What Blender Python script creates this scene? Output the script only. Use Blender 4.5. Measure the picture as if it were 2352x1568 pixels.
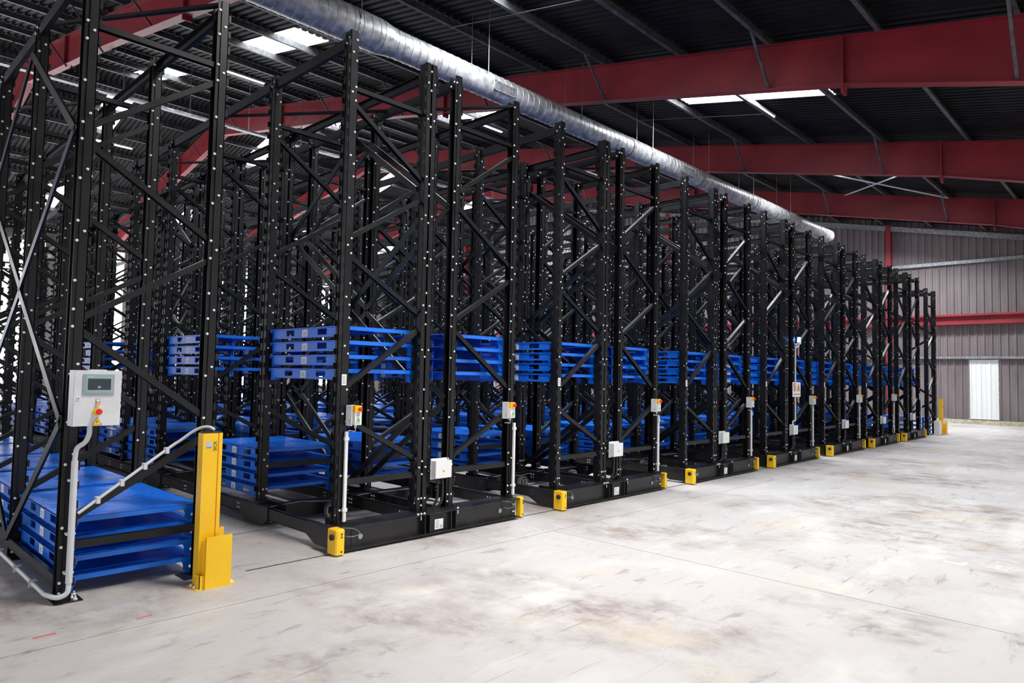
import bpy, math, random
from mathutils import Vector, Matrix

random.seed(7)
for _o in list(bpy.data.objects):
    bpy.data.objects.remove(_o)
SC = bpy.context.scene
COL = SC.collection

# ------------------------------------------------------------------ camera
YAW, PITCH, ROLL, FPX = 0.8044, 0.0494, 0.0195, 1572.48
CAM_H = 1.6
_cy, _sy, _cp, _sp = math.cos(YAW), math.sin(YAW), math.cos(PITCH), math.sin(PITCH)
_f = Vector((_sy * _cp, _cy * _cp, _sp))
_r = Vector((_cy, -_sy, 0))
_u = _r.cross(_f)
_r2 = math.cos(ROLL) * _r + math.sin(ROLL) * _u
_u2 = -math.sin(ROLL) * _r + math.cos(ROLL) * _u
camd = bpy.data.cameras.new('camera')
cam = bpy.data.objects.new('camera', camd)
COL.objects.link(cam)
cam.matrix_world = Matrix(((_r2.x, _u2.x, -_f.x, 0), (_r2.y, _u2.y, -_f.y, 0), (_r2.z, _u2.z, -_f.z, CAM_H), (0, 0, 0, 1)))
camd.sensor_width = 36.0
camd.lens = 36.0 * FPX / 2352.0
camd.clip_start = 0.05
camd.clip_end = 200
SC.camera = cam

# ------------------------------------------------------------------ world, lights, exposure
w = bpy.data.worlds.new('world')
SC.world = w
w.use_nodes = True
w.node_tree.nodes['Background'].inputs[0].default_value = (0.95, 0.96, 1.0, 1)
w.node_tree.nodes['Background'].inputs[1].default_value = 0.78
SC.view_settings.view_transform = 'Standard'
SC.view_settings.look = 'None'
SC.view_settings.exposure = 0.8
SC.view_settings.gamma = 1.0
SC.view_settings.use_curve_mapping = False


def area_light(name, loc, sx, sy, power, color=(1, 1, 1), rot=(0, 0, 0), spread=180):
    d = bpy.data.lights.new(name, 'AREA')
    d.shape = 'RECTANGLE'
    d.size, d.size_y = sx, sy
    d.energy = power
    d.color = color
    d.spread = math.radians(spread)
    o = bpy.data.objects.new(name, d)
    o.location = loc
    o.rotation_euler = rot
    COL.objects.link(o)
    return o


RIDGE_Y, WALL_Y, WALL_X = 29.0, 46.0, 33.0
EAVE_Y, LEFT_X = -10.0, -4.0


def roof_z(y):            # underside of the roof sheeting
    return 6.90 + 0.205 * y if y <= RIDGE_Y else 6.90 + 0.205 * RIDGE_Y - 0.205 * (y - RIDGE_Y)


SKY_X = [(8.05, 9.0), (14.75, 15.7), (21.9, 22.85), (28.6, 29.5)]
SKY_Y = [(-2.9, 0.6), (5.25, 8.9), (15.4, 19.0), (24.1, 27.5), (30.5, 33.7), (39.9, 43.0)]  # first row is out of view, added to light the aisle floor
for (a, b) in SKY_X:
    for (c, d) in SKY_Y:
        ym = (c + d) / 2
        pw = {8.05: 340, 14.75: 240, 21.9: 200, 28.6: 420}[a] if c < 12 else (460 if a > 28 else 210)
        spread = 150
        if c < 0:
            pw, spread = {8.05: 115, 14.75: 40, 21.9: 25, 28.6: 20}[a], 120  # power of the added, unseen aisle row
        sl = math.atan(0.205) * (1 if ym < RIDGE_Y else -1)
        area_light('skylight_and_fill_light', ((a + b) / 2, ym, roof_z(ym) - 0.30), b - a, d - c, pw, (0.93, 0.97, 1.0), (sl, 0, 0), spread)


area_light('skylight_and_fill_light', (3.9, 2.6, roof_z(2.6) - 0.3), 0.95, 2.6, 125, (1.0, 0.98, 0.95), (math.atan(0.205), 0, 0), 110)  # added fill light with no rooflight above it, brightens the near floor


# ------------------------------------------------------------------ materials
def new_mat(name, color, rough=0.5, metal=0.0, spec=0.5, emit=None, estr=0.0):
    m = bpy.data.materials.new(name)
    m.use_nodes = True
    b = m.node_tree.nodes['Principled BSDF']
    b.inputs['Base Color'].default_value = (*color, 1)
    b.inputs['Roughness'].default_value = rough
    b.inputs['Metallic'].default_value = metal
    b.inputs['Specular IOR Level'].default_value = spec
    if emit:
        b.inputs['Emission Color'].default_value = (*emit, 1)
        b.inputs['Emission Strength'].default_value = estr
    return m


def noisy(m, c1, c2, scale=6.0, detail=5.0, lo=0.35, hi=0.65, stretch=(1, 1, 1), rough=None, bump=0.0):
    """mix two colours by object-space noise; optionally vary roughness and add fine relief"""
    nt = m.node_tree
    N, L = nt.nodes, nt.links
    b = N['Principled BSDF']
    tc = N.new('ShaderNodeTexCoord')
    mp = N.new('ShaderNodeMapping')
    mp.inputs['Scale'].default_value = stretch
    no = N.new('ShaderNodeTexNoise')
    no.inputs['Scale'].default_value = scale
    no.inputs['Detail'].default_value = detail
    cr = N.new('ShaderNodeValToRGB')
    cr.color_ramp.elements[0].position = lo
    cr.color_ramp.elements[1].position = hi
    cr.color_ramp.elements[0].color = (*c1, 1)
    cr.color_ramp.elements[1].color = (*c2, 1)
    L.new(tc.outputs['Object'], mp.inputs['Vector'])
    L.new(mp.outputs['Vector'], no.inputs['Vector'])
    L.new(no.outputs['Fac'], cr.inputs['Fac'])
    L.new(cr.outputs['Color'], b.inputs['Base Color'])
    if rough:
        mr = N.new('ShaderNodeMapRange')
        mr.inputs['To Min'].default_value = rough[0]
        mr.inputs['To Max'].default_value = rough[1]
        L.new(no.outputs['Fac'], mr.inputs['Value'])
        L.new(mr.outputs['Result'], b.inputs['Roughness'])
    if bump:
        bp = N.new('ShaderNodeBump')
        bp.inputs['Strength'].default_value = bump
        bp.inputs['Distance'].default_value = 0.01
        L.new(no.outputs['Fac'], bp.inputs['Height'])
        L.new(bp.outputs['Normal'], b.inputs['Normal'])
    return m


M = {}
M['black'] = noisy(new_mat('black_powder_steel', (0.014, 0.014, 0.016), 0.38, spec=0.35), (0.004, 0.004, 0.005), (0.010, 0.010, 0.012), 3.0, 4, rough=(0.28, 0.48))
M['chassis'] = noisy(new_mat('chassis_steel', (0.02, 0.018, 0.018), 0.35), (0.007, 0.0065, 0.0065), (0.019, 0.017, 0.017), 5.0, 5, rough=(0.25, 0.5))
M['zinc'] = new_mat('zinc_bolt', (0.92, 0.92, 0.94), 0.3, 0.1, spec=0.9)
M['steel'] = new_mat('bare_steel', (0.62, 0.6, 0.58), 0.3, 0.9)
M['blue'] = noisy(new_mat('blue_enamel', (0.004, 0.085, 0.50), 0.28), (0.003, 0.14, 0.72), (0.008, 0.185, 0.86), 4.0, 4, rough=(0.18, 0.42))
M['yellow'] = noisy(new_mat('yellow_enamel', (0.95, 0.52, 0.01), 0.35), (0.95, 0.53, 0.008), (1.0, 0.62, 0.012), 3.0, 3)
M['white'] = new_mat('white_plastic', (0.82, 0.82, 0.82), 0.4)
M['greywhite'] = noisy(new_mat('light_grey_enamel', (0.72, 0.74, 0.76), 0.4), (0.68, 0.70, 0.72), (0.78, 0.79, 0.81), 5.0, 3)
M['pipe'] = new_mat('grey_conduit', (0.66, 0.68, 0.70), 0.4)
M['paper'] = new_mat('white_label', (0.85, 0.85, 0.84), 0.6)
M['ink'] = new_mat('black_print', (0.02, 0.02, 0.02), 0.6)
M['rubber'] = new_mat('black_rubber', (0.015, 0.015, 0.016), 0.6)
M['redplastic'] = new_mat('red_plastic', (0.80, 0.005, 0.02), 0.3)
M['green'] = new_mat('green_plastic', (0.12, 0.62, 0.14), 0.4)
M['amber'] = new_mat('amber_plastic', (0.85, 0.40, 0.05), 0.3)
M['silverfoil'] = new_mat('silver_sticker', (0.55, 0.58, 0.62), 0.35, 0.3)
M['bezel'] = new_mat('grey_bezel', (0.36, 0.38, 0.41), 0.4)
M['bezel2'] = new_mat('teal_bezel', (0.30, 0.46, 0.48), 0.4)
M['screen'] = new_mat('dark_screen', (0.012, 0.02, 0.028), 0.15)
M['galv'] = noisy(new_mat('galvanised_steel', (0.42, 0.43, 0.45), 0.38, 0.55), (0.20, 0.21, 0.225), (0.40, 0.41, 0.43), 14.0, 6, rough=(0.28, 0.55))
M['duct'] = noisy(new_mat('duct_zinc', (0.5, 0.5, 0.51), 0.38, 0.35), (0.20, 0.20, 0.205), (0.42, 0.42, 0.43), 7.0, 8, rough=(0.3, 0.5))
M['purlin'] = noisy(new_mat('purlin_zinc', (0.16, 0.16, 0.17), 0.5, 0.3), (0.06, 0.06, 0.065), (0.13, 0.13, 0.14), 7.0, 5)
M['roof'] = noisy(new_mat('roof_sheet', (0.02, 0.02, 0.024), 0.7, spec=0.2), (0.004, 0.004, 0.005), (0.011, 0.011, 0.014), 2.0, 5)
M['red'] = noisy(new_mat('red_oxide_steel', (0.20, 0.012, 0.016), 0.5), (0.20, 0.012, 0.020), (0.29, 0.018, 0.030), 1.2, 4)
M['clad'] = noisy(new_mat('wall_cladding', (0.16, 0.13, 0.13), 0.55), (0.15, 0.122, 0.124), (0.21, 0.175, 0.178), 1.2, 6, stretch=(1, 1.5, 0.5))
M['plinth'] = noisy(new_mat('plinth_concrete', (0.4, 0.36, 0.24), 0.85), (0.34, 0.30, 0.20), (0.55, 0.5, 0.38), 6.0, 5)
M['doorwhite'] = new_mat('white_door_sheet', (0.74, 0.76, 0.75), 0.5)
M['daylight'] = new_mat('daylit_rooflight', (0.8, 0.8, 0.8), 0.6, emit=(0.93, 0.97, 1.0), estr=4.0)
M['walllight'] = new_mat('daylit_wall_panel', (0.8, 0.8, 0.8), 0.6, emit=(0.96, 0.97, 1.0), estr=3.0)
M['tube'] = new_mat('lit_tube', (0.8, 0.8, 0.8), 0.5, emit=(1, 0.97, 0.97), estr=1.6)
M['beacon'] = new_mat('blue_beacon', (0.1, 0.3, 0.9), 0.3, emit=(0.08, 0.28, 1.0), estr=10)
M['redpaint'] = new_mat('red_paint', (0.7, 0.10, 0.12), 0.7)
M['whitepaint'] = new_mat('white_paint', (0.8, 0.8, 0.78), 0.7)


def floor_material():
    m = new_mat('concrete_floor', (0.5, 0.48, 0.46), 0.55, spec=0.35)
    nt = m.node_tree
    N, L = nt.nodes, nt.links
    b = N['Principled BSDF']
    geo = N.new('ShaderNodeNewGeometry')

    def noise(scale, detail, rough=0.55, sc=(1, 1, 1), rot=0.0, off=(0, 0, 0), dist=0.0):
        mp = N.new('ShaderNodeMapping')
        mp.inputs['Scale'].default_value = sc
        mp.inputs['Rotation'].default_value = (0, 0, rot)
        mp.inputs['Location'].default_value = off
        L.new(geo.outputs['Position'], mp.inputs['Vector'])
        n = N.new('ShaderNodeTexNoise')
        n.inputs['Scale'].default_value = scale
        n.inputs['Detail'].default_value = detail
        n.inputs['Roughness'].default_value = rough
        n.inputs['Distortion'].default_value = dist
        L.new(mp.outputs['Vector'], n.inputs['Vector'])
        return n.outputs['Fac']

    def ramp(fac, lo, hi):
        r = N.new('ShaderNodeMapRange')
        r.inputs['From Min'].default_value = lo
        r.inputs['From Max'].default_value = hi
        L.new(fac, r.inputs['Value'])
        return r.outputs['Result']

    def mul(a, c):
        x = N.new('ShaderNodeMath')
        x.operation = 'MULTIPLY'
        L.new(a, x.inputs[0])
        if isinstance(c, float):
            x.inputs[1].default_value = c
        else:
            L.new(c, x.inputs[1])
        return x.outputs[0]

    def mix(fac, a, c):
        x = N.new('ShaderNodeMix')
        x.data_type = 'RGBA'
        L.new(fac, x.inputs[0])
        for k, v in ((6, a), (7, c)):
            if isinstance(v, tuple):
                x.inputs[k].default_value = (*v, 1)
            else:
                L.new(v, x.inputs[k])
        return x.outputs[2]

    base = mix(noise(0.35, 6), (0.42, 0.392, 0.388), (0.58, 0.55, 0.535))
    # broad ochre and brown stains in the aisle
    broad = ramp(noise(0.55, 5, 0.6, (1, 0.75, 1), 0.2, (3, 1, 0), 0.3), 0.47, 0.62)
    fine = ramp(noise(3.6, 8, 0.72, (1.0, 0.6, 1), 0.1), 0.40, 0.62)
    c = mix(mul(broad, mul(fine, 0.85)), base, (0.22, 0.155, 0.135))
    och = mul(ramp(noise(0.9, 4, 0.6, (1, 1, 1), 0.7, (9, 4, 0)), 0.56, 0.68), 0.35)
    c = mix(och, c, (0.58, 0.47, 0.30))
    # small dark smudges
    sm = mul(ramp(noise(5.0, 7, 0.7, (0.55, 1.6, 1), -0.15, (1, 7, 0), 0.6), 0.56, 0.70), ramp(noise(0.8, 3, 0.5, (1, 1, 1), 0, (5, 5, 0)), 0.38, 0.54))
    c = mix(mul(sm, 0.8), c, (0.20, 0.18, 0.19))
    # long thin scuffs and wiped streaks
    sc1 = mul(ramp(noise(9.0, 3, 0.5, (0.14, 2.6, 1), -0.25), 0.64, 0.72), ramp(noise(0.7, 3, 0.5, (1, 1, 1), 0, (2, 8, 0)), 0.52, 0.64))
    c = mix(mul(sc1, 0.75), c, (0.16, 0.145, 0.145))
    sc2 = mul(ramp(noise(10.0, 3, 0.5, (2.4, 0.15, 1), 0.5), 0.66, 0.73), ramp(noise(0.6, 3, 0.5, (1, 1, 1), 0, (11, 2, 0)), 0.54, 0.64))
    c = mix(mul(sc2, 0.75), c, (0.18, 0.16, 0.155))
    sp = mul(ramp(noise(14.0, 8, 0.75, (0.7, 1.2, 1), 0.3), 0.52, 0.72), ramp(noise(0.45, 4, 0.6, (1, 1, 1), 0, (7, 7, 0)), 0.45, 0.6))
    c = mix(mul(sp, 0.6), c, (0.30, 0.26, 0.25))
    wp = mul(ramp(noise(1.4, 6, 0.6, (0.6, 1.3, 1), 0, (6, 3, 0)), 0.52, 0.72), 0.5)
    c = mix(wp, c, (0.70, 0.68, 0.65))
    L.new(c, b.inputs['Base Color'])
    rr = N.new('ShaderNodeMapRange')
    rr.inputs['To Min'].default_value = 0.42
    rr.inputs['To Max'].default_value = 0.75
    L.new(noise(2.0, 5), rr.inputs['Value'])
    L.new(rr.outputs['Result'], b.inputs['Roughness'])
    bp = N.new('ShaderNodeBump')
    bp.inputs['Strength'].default_value = 0.15
    bp.inputs['Distance'].default_value = 0.004
    L.new(noise(24.0, 6, 0.6), bp.inputs['Height'])
    L.new(bp.outputs['Normal'], b.inputs['Normal'])
    return m


M['floor'] = floor_material()


# ------------------------------------------------------------------ mesh helpers
class MB:
    """collects faces with material keys, builds one mesh"""

    def __init__(s):
        s.v, s.f, s.m, s.keys = [], [], [], []

    def key(s, k):
        if k not in s.keys:
            s.keys.append(k)
        return s.keys.index(k)

    def poly(s, pts, faces, k):
        n, mi = len(s.v), s.key(k)
        s.v.extend([tuple(p) for p in pts])
        for f in faces:
            s.f.append(tuple(n + i for i in f))
            s.m.append(mi)

    def box(s, x0, x1, y0, y1, z0, z1, k):
        s.poly([(x0, y0, z0), (x1, y0, z0), (x1, y1, z0), (x0, y1, z0), (x0, y0, z1), (x1, y0, z1), (x1, y1, z1), (x0, y1, z1)],
               [(0, 3, 2, 1), (4, 5, 6, 7), (0, 1, 5, 4), (1, 2, 6, 5), (2, 3, 7, 6), (3, 0, 4, 7)], k)

    def extrude(s, prof, p0, p1, up, k, cap=True):
        """prof: 2D outline (a, b), a along side axis, b along up axis"""
        p0, p1, up = Vector(p0), Vector(p1), Vector(up)
        d = (p1 - p0).normalized()
        sd = d.cross(up).normalized()
        up = sd.cross(d)
        n = len(prof)
        pts = [p0 + sd * a + up * b for a, b in prof] + [p1 + sd * a + up * b for a, b in prof]
        fs = [(i, (i + 1) % n, n + (i + 1) % n, n + i) for i in range(n)]
        if cap:
            fs += [tuple(range(n - 1, -1, -1)), tuple(range(n, 2 * n))]
        s.poly(pts, fs, k)

    def bar(s, p0, p1, wd, ht, k, up=(0, 0, 1)):
        s.extrude([(-wd / 2, -ht / 2), (wd / 2, -ht / 2), (wd / 2, ht / 2), (-wd / 2, ht / 2)], p0, p1, up, k)

    def channel(s, p0, p1, wd, ht, t, k, up=(0, 0, 1)):
        """U section: web on the -up side"""
        a, b = wd / 2, ht / 2
        s.extrude([(-a, -b), (a, -b), (a, b), (a - t, b), (a - t, -b + t), (-a + t, -b + t), (-a + t, b), (-a, b)], p0, p1, up, k)

    def cyl(s, p0, p1, r, k, n=12, r2=None, cap=True):
        p0, p1 = Vector(p0), Vector(p1)
        r2 = r if r2 is None else r2
        d = (p1 - p0).normalized()
        a = Vector((0, 0, 1)) if abs(d.z) < 0.9 else Vector((1, 0, 0))
        u = d.cross(a).normalized()
        v = d.cross(u)
        ring = [(math.cos(2 * math.pi * i / n), math.sin(2 * math.pi * i / n)) for i in range(n)]
        pts = [p0 + (u * c + v * q) * r for c, q in ring] + [p1 + (u * c + v * q) * r2 for c, q in ring]
        fs = [(i, n + i, n + (i + 1) % n, (i + 1) % n) for i in range(n)]
        if cap:
            fs += [tuple(range(n)), tuple(range(2 * n - 1, n - 1, -1))]
        s.poly(pts, fs, k)

    def tube(s, pts, r, k, n=10):
        pts = [Vector(p) for p in pts]
        nrm = Vector((0.31, 0.17, 0.93))
        rings = []
        for i, p in enumerate(pts):
            d = (pts[min(i + 1, len(pts) - 1)] - pts[max(i - 1, 0)]).normalized()
            u = (nrm - d * nrm.dot(d)).normalized()
            v = d.cross(u)
            nrm = u
            rings.append([p + (u * math.cos(2 * math.pi * j / n) + v * math.sin(2 * math.pi * j / n)) * r for j in range(n)])
        fs = []
        for i in range(len(pts) - 1):
            for j in range(n):
                fs.append((i * n + j, i * n + (j + 1) % n, (i + 1) * n + (j + 1) % n, (i + 1) * n + j))
        fs += [tuple(range(n - 1, -1, -1)), tuple(range((len(pts) - 1) * n, len(pts) * n))]
        s.poly([q for rg in rings for q in rg], fs, k)

    def bolt(s, p, d, r=0.013, h=0.012, k='zinc'):
        p, d = Vector(p), Vector(d).normalized()
        s.cyl(p, p + d * h * 0.6, r, k, 6)
        s.cyl(p + d * h * 0.6, p + d * h, r * 0.8, k, 6, r * 0.4)

    def mesh(s, name, smooth=False):
        me = bpy.data.meshes.new(name)
        me.from_pydata(s.v, [], s.f)
        for k in s.keys:
            me.materials.append(M[k])
        me.polygons.foreach_set('material_index', s.m)
        if smooth:
            me.polygons.foreach_set('use_smooth', [True] * len(s.f))
            try:
                me.set_sharp_from_angle(angle=math.radians(40))
            except Exception:
                pass
        me.update()
        return me


def link(name, me, parent=None, loc=(0, 0, 0), rz=0.0, **props):
    o = bpy.data.objects.new(name, me)
    o.location = loc
    if rz:
        o.rotation_euler = (0, 0, rz)
    if parent is not None:
        o.parent = parent
    for k, v in props.items():
        o[k] = v
    COL.objects.link(o)
    return o


def thing(name, label, cat, loc=(0, 0, 0), group=None, rz=0.0, me=None, kind=None):
    o = link(name, me, None, loc, rz)
    o['label'] = label
    o['category'] = cat
    if group:
        o['group'] = group
    if kind:
        o['kind'] = kind
    return o


def smooth_path(pts, n=6):
    """Catmull-Rom through the points"""
    P = [Vector(p) for p in pts]
    P = [P[0] * 2 - P[1]] + P + [P[-1] * 2 - P[-2]]
    out = []
    for i in range(1, len(P) - 2):
        for j in range(n):
            t = j / n
            a, b, c, d = P[i - 1], P[i], P[i + 1], P[i + 2]
            out.append(0.5 * ((2 * b) + (-a + c) * t + (2 * a - 5 * b + 4 * c - d) * t * t + (-a + 3 * b - 3 * c + d) * t ** 3))
    out.append(P[-2])
    return out


def text_mesh(body, size, k, depth=0.0006):
    cu = bpy.data.curves.new('txt', 'FONT')
    cu.body = body
    cu.size = size
    cu.align_x, cu.align_y = 'CENTER', 'CENTER'
    cu.extrude = depth
    ob = bpy.data.objects.new('txt', cu)
    COL.objects.link(ob)
    dg = bpy.context.evaluated_depsgraph_get()
    me = bpy.data.meshes.new_from_object(ob.evaluated_get(dg))
    bpy.data.objects.remove(ob)
    me.materials.clear()
    me.materials.append(M[k])
    return me


def text_obj(name, body, size, k, parent, loc, rot):
    o = link(name, text_mesh(body, size, k), parent, loc)
    o.rotation_euler = rot
    return o


# ================================================================== STRUCTURE
# ---- floor: slabs with recessed joints, rails let into the slab
floor = link('floor', None, None, (0, 0, 0), kind='structure')
mb = MB()
mb.box(LEFT_X - 8, WALL_X + 0.4, EAVE_Y - 4, WALL_Y + 0.4, -0.06, -0.03, 'plinth')
link('joint_bed', mb.mesh('joint_bed'), floor)
xs = [-12, -6.5, -0.5, 5.5, 11.5, 17.5, 23.5, 33.3]
ys = [-14, -7.35, -1.35, 4.65]
G = 0.004
for i in range(len(xs) - 1):
    for j in range(len(ys) - 1):
        mb = MB()
        mb.box(xs[i] + G, xs[i + 1] - G, ys[j] + G, ys[j + 1] - G, -0.029, 0.0, 'floor')
        link('slab', mb.mesh('slab'), floor)
RAIL_Y = [5.36, 6.62, 8.1 + 1.47, 12.5, 15.5, 18.4, 21.4, 24.3, 27.2]
yy = [4.65 + G] + RAIL_Y + [WALL_Y]
for j in range(len(yy) - 1):
    mb = MB()
    a = yy[j] + (0.018 if j else 0)
    b = yy[j + 1] - (0.018 if j < len(yy) - 2 else 0)
    mb.box(-12, 33.3, a, b, -0.029, 0.0, 'floor')
    link('slab', mb.mesh('slab'), floor)
mb = MB()
mb.box(2.55, 24.0, -0.012, 0.012, -0.02, -0.004, 'chassis')
mb.box(-12, 2.55, -0.018, 0.018, -0.02, 0.0, 'floor')
mb.box(24.0, 33.3, -0.018, 0.018, -0.02, 0.0, 'floor')
rail_me = mb.mesh('rail')
for y in RAIL_Y:
    link('rail', rail_me, floor, (0, y, 0))
# painted survey marks on the floor
for (x, y, ln, wd, rz, k) in [(1.09, 4.86, 0.12, 0.02, 0.05, 'redpaint'), (1.62, 4.80, 0.10, 0.014, 0.1, 'redpaint'), (7.25, 1.43, 0.16, 0.035, 1.45, 'whitepaint'),
                              (7.31, 1.36, 0.10, 0.03, 0.1, 'whitepaint'), (7.33, 1.13, 0.16, 0.03, 1.3, 'whitepaint'), (7.40, 1.13, 0.14, 0.03, -0.2, 'whitepaint')]:
    mb = MB()
    mb.box(-ln / 2, ln / 2, -wd / 2, wd / 2, 0.0, 0.0012, k)
    link('paint_mark', mb.mesh('paint_mark'), floor, (x, y, 0), rz)

# ---- roof: corrugated sheets with rooflight openings
ceiling = link('ceiling', None, None, (0, 0, 0), kind='structure')


def corr(mb, x0, x1, y0, y1, pitch, h, k):
    n = max(1, round((x1 - x0) / pitch))
    p = (x1 - x0) / n
    prof = []
    for i in range(n):
        a = x0 + i * p
        prof += [(a, 0), (a + p * 0.55, 0), (a + p * 0.65, h), (a + p * 0.9, h)]
    prof.append((x1, 0))
    pts = [(x, y0, roof_z(y0) + z) for x, z in prof] + [(x, y1, roof_z(y1) + z) for x, z in prof]
    m = len(prof)
    mb.poly(pts, [(i, m + i, m + i + 1, i + 1) for i in range(m - 1)], k)


rx = [LEFT_X - 6]
for a, b in SKY_X:
    rx += [a, b]
rx.append(WALL_X + 0.2)
for i in range(len(rx) - 1):
    issky = i % 2 == 1
    spans = []
    if issky:
        cur = EAVE_Y
        for c, d in SKY_Y:
            spans.append((cur, c))
            cur = d
        spans.append((cur, WALL_Y))
    else:
        spans = [(EAVE_Y, WALL_Y)]
    mb = MB()
    for (a, b) in spans:
        segs = [(a, b)] if not (a < RIDGE_Y < b) else [(a, RIDGE_Y), (RIDGE_Y, b)]
        for (c, d) in segs:
            corr(mb, rx[i], rx[i + 1], c, d, 0.19, 0.045, 'roof')
    link('roof_sheet', mb.mesh('roof_sheet'), ceiling)
wn = 1
for (a, b) in SKY_X:
    for (c, d) in SKY_Y:
        mb = MB()
        corr(mb, a + 0.003, b - 0.003, c + 0.003, d - 0.003, 0.19, 0.045, 'daylight')
        link('window_%d' % wn, mb.mesh('rooflight'), None, (0, 0, 0.01), kind='structure')  # first panel of each column belongs to the added, unseen aisle row
        wn += 1

# ---- purlins
PUR_Y = [8.95 + 1.86 * i for i in range(-10, 11)] + [RIDGE_Y + 0.6 + 1.86 * i for i in range(9)]
for y in PUR_Y:
    mb = MB()
    x0, x1, z = LEFT_X - 6, WALL_X, roof_z(y) - 0.004
    sg = 1 if y < RIDGE_Y else -1
    mb.extrude([(-0.035, -0.19), (0.035, -0.19), (0.035, -0.16), (0.031, -0.16), (0.031, -0.186), (-0.031, -0.186), (-0.031, -0.0), (-0.035, -0.0)], (x0, y, z), (x1, y, z), (0, 0, 1), 'purlin')
    link('purlin', mb.mesh('purlin'), ceiling)

# ---- red portal rafters
RAF_X = [5.2, 12.2, 19.2, 26.2]


def rafter_mesh():
    mb = MB()
    st = [(-10, 1.75), (-6, 1.45), (1.5, 0.98), (3.95, 0.82), (10, 0.78), (20, 0.78), (26.5, 0.95), (29, 1.0), (31.5, 0.95), (38, 0.80), (42, 1.2), (46, 1.7)]
    top = [(y, roof_z(y) - 0.20) for y, d in st]
    bot = [(y, roof_z(y) - 0.20 - d) for y, d in st]
    n = len(st)
    for sx in (-0.006, 0.006):
        pts = [(sx, y, z) for y, z in bot] + [(sx, y, z) for y, z in top]
        mb.poly(pts, [(i, i + 1, n + i + 1, n + i) for i in range(n - 1)], 'red')
    for ch, t in ((bot, -0.014), (top, 0.014)):
        for i in range(n - 1):
            (ya, za), (yb, zb) = ch[i], ch[i + 1]
            q = []
            for (y, z) in ((ya, za), (yb, zb)):
                for x in (-0.11, 0.11):
                    q += [(x, y, z), (x, y, z + t)]
            mb.poly(q, [(0, 2, 6, 4), (1, 5, 7, 3), (0, 4, 5, 1), (2, 3, 7, 6), (0, 1, 3, 2), (4, 6, 7, 5)], 'red')
    # splice plates and web stiffeners
    for y in (3.95, 24.0, 34.0, 14.5):
        zt = roof_z(y) - 0.2
        mb.box(-0.10, 0.10, y - 0.02, y + 0.02, zt - 0.98 if y < 10 else zt - 0.90, zt, 'red')
        for z in (0.15, 0.35, 0.55, 0.75):
            for sx in (-0.06, 0.06):
                mb.bolt((sx, y - 0.02, zt - z), (0, -1, 0), 0.014, 0.02, 'chassis')
    return mb.mesh('rafter')


raf_me = rafter_mesh()
for X in RAF_X:
    r = link('rafter_beam', raf_me, None, (X, 0, 0), kind='structure')
    # fly braces from every second purlin down to the bottom flange
    for y in PUR_Y[::2]:
        if y < -6 or y > 44:
            continue
        zt = roof_z(y)
        dep = 0.78 if 4 < y < 20 else 0.95
        mb = MB()
        mb.bar((-0.80, y, zt - 0.19), (-0.05, y, zt - 0.20 - dep), 0.05, 0.008, 'purlin', (0, 1, 0))
        mb.bar((-0.80, y + 0.02, zt - 0.19), (-0.05, y + 0.02, zt - 0.20 - dep), 0.008, 0.05, 'purlin', (0, 1, 0))
        mb.bar((0.80, y, zt - 0.19), (0.05, y, zt - 0.20 - dep), 0.05, 0.008, 'purlin', (0, 1, 0))
        link('fly_brace', mb.mesh('fly_brace'), r)
# wind bracing rods under the roof
for bay in (19.2,):
    for (xa, ya, xb, yb) in [(19.4, 3.2, 26.6, 8.75), (26.1, 5.2, 19.4, 10.4)]:
        mb = MB()
        mb.bar((xa, ya, roof_z(ya) - 0.22), (xb, yb, roof_z(yb) - 0.22), 0.045, 0.03, 'pipe')
        link('wind_brace', mb.mesh('wind_brace'), ceiling)

# ---- end wall (plane x = WALL_X)
wall_r = link('wall_right', None, None, (0, 0, 0), kind='structure')


def clad_sheet(width, z0, z1, axis_pitch=0.26, h=0.055, k='clad'):
    """sheet in the local (y, z) plane, ribs standing out towards -x; z1 may differ at both sides"""
    mb = MB()
    n = max(1, round(width / axis_pitch))
    p = width / n
    prof = []
    for i in range(n):
        a = i * p
        prof += [(a, 0), (a + p * 0.30, 0), (a + p * 0.34, -0.008), (a + p * 0.40, -0.008), (a + p * 0.44, 0), (a + p * 0.74, 0), (a + p * 0.80, -h), (a + p * 0.93, -h)]
    prof.append((width, 0))
    m = len(prof)
    za, zb = z1 if isinstance(z1, tuple) else (z1, z1)
    pts = [(x, y, z0) for y, x in prof] + [(x, y, za + (zb - za) * y / width) for y, x in prof]
    mb.poly(pts, [(i, i + 1, m + i + 1, m + i) for i in range(m - 1)], k)
    return mb.mesh('cladding_sheet')


SW = 1.04
tiers = [(0.16, 2.64, 0.0), (2.62, 4.25, -0.02), (4.23, 6.56, 0.0)]
y = 4.90 - SW * 14
idx = 0
tier_me = [clad_sheet(SW - 0.006, a, b) for a, b, _ in tiers]
while y < WALL_Y - 0.01:
    for ti, (a, b, dx) in enumerate(tiers):
        if ti == 0 and 4.9 < y + SW / 2 < 5.9:
            continue
        if b > roof_z(y) - 0.1:
            continue
        link('cladding_sheet', tier_me[ti], wall_r, (WALL_X + dx, y, 0))
    zt0, zt1 = roof_z(y), roof_z(y + SW)
    if y < RIDGE_Y < y + SW:
        zt0 = zt1 = min(zt0, zt1)
    lo = 6.54 if zt0 > 6.7 and zt1 > 6.7 else (4.23 if min(zt0, zt1) > 4.5 else 2.62)
    link('cladding_sheet', clad_sheet(SW - 0.006, lo, (zt0, zt1)), wall_r, (WALL_X - 0.02, y, 0))
    y += SW
mb = MB()
mb.box(WALL_X - 0.16, WALL_X + 0.1, EAVE_Y, WALL_Y, 0, 0.17, 'plinth')
link('plinth', mb.mesh('plinth'), wall_r)
mb = MB()
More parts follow.
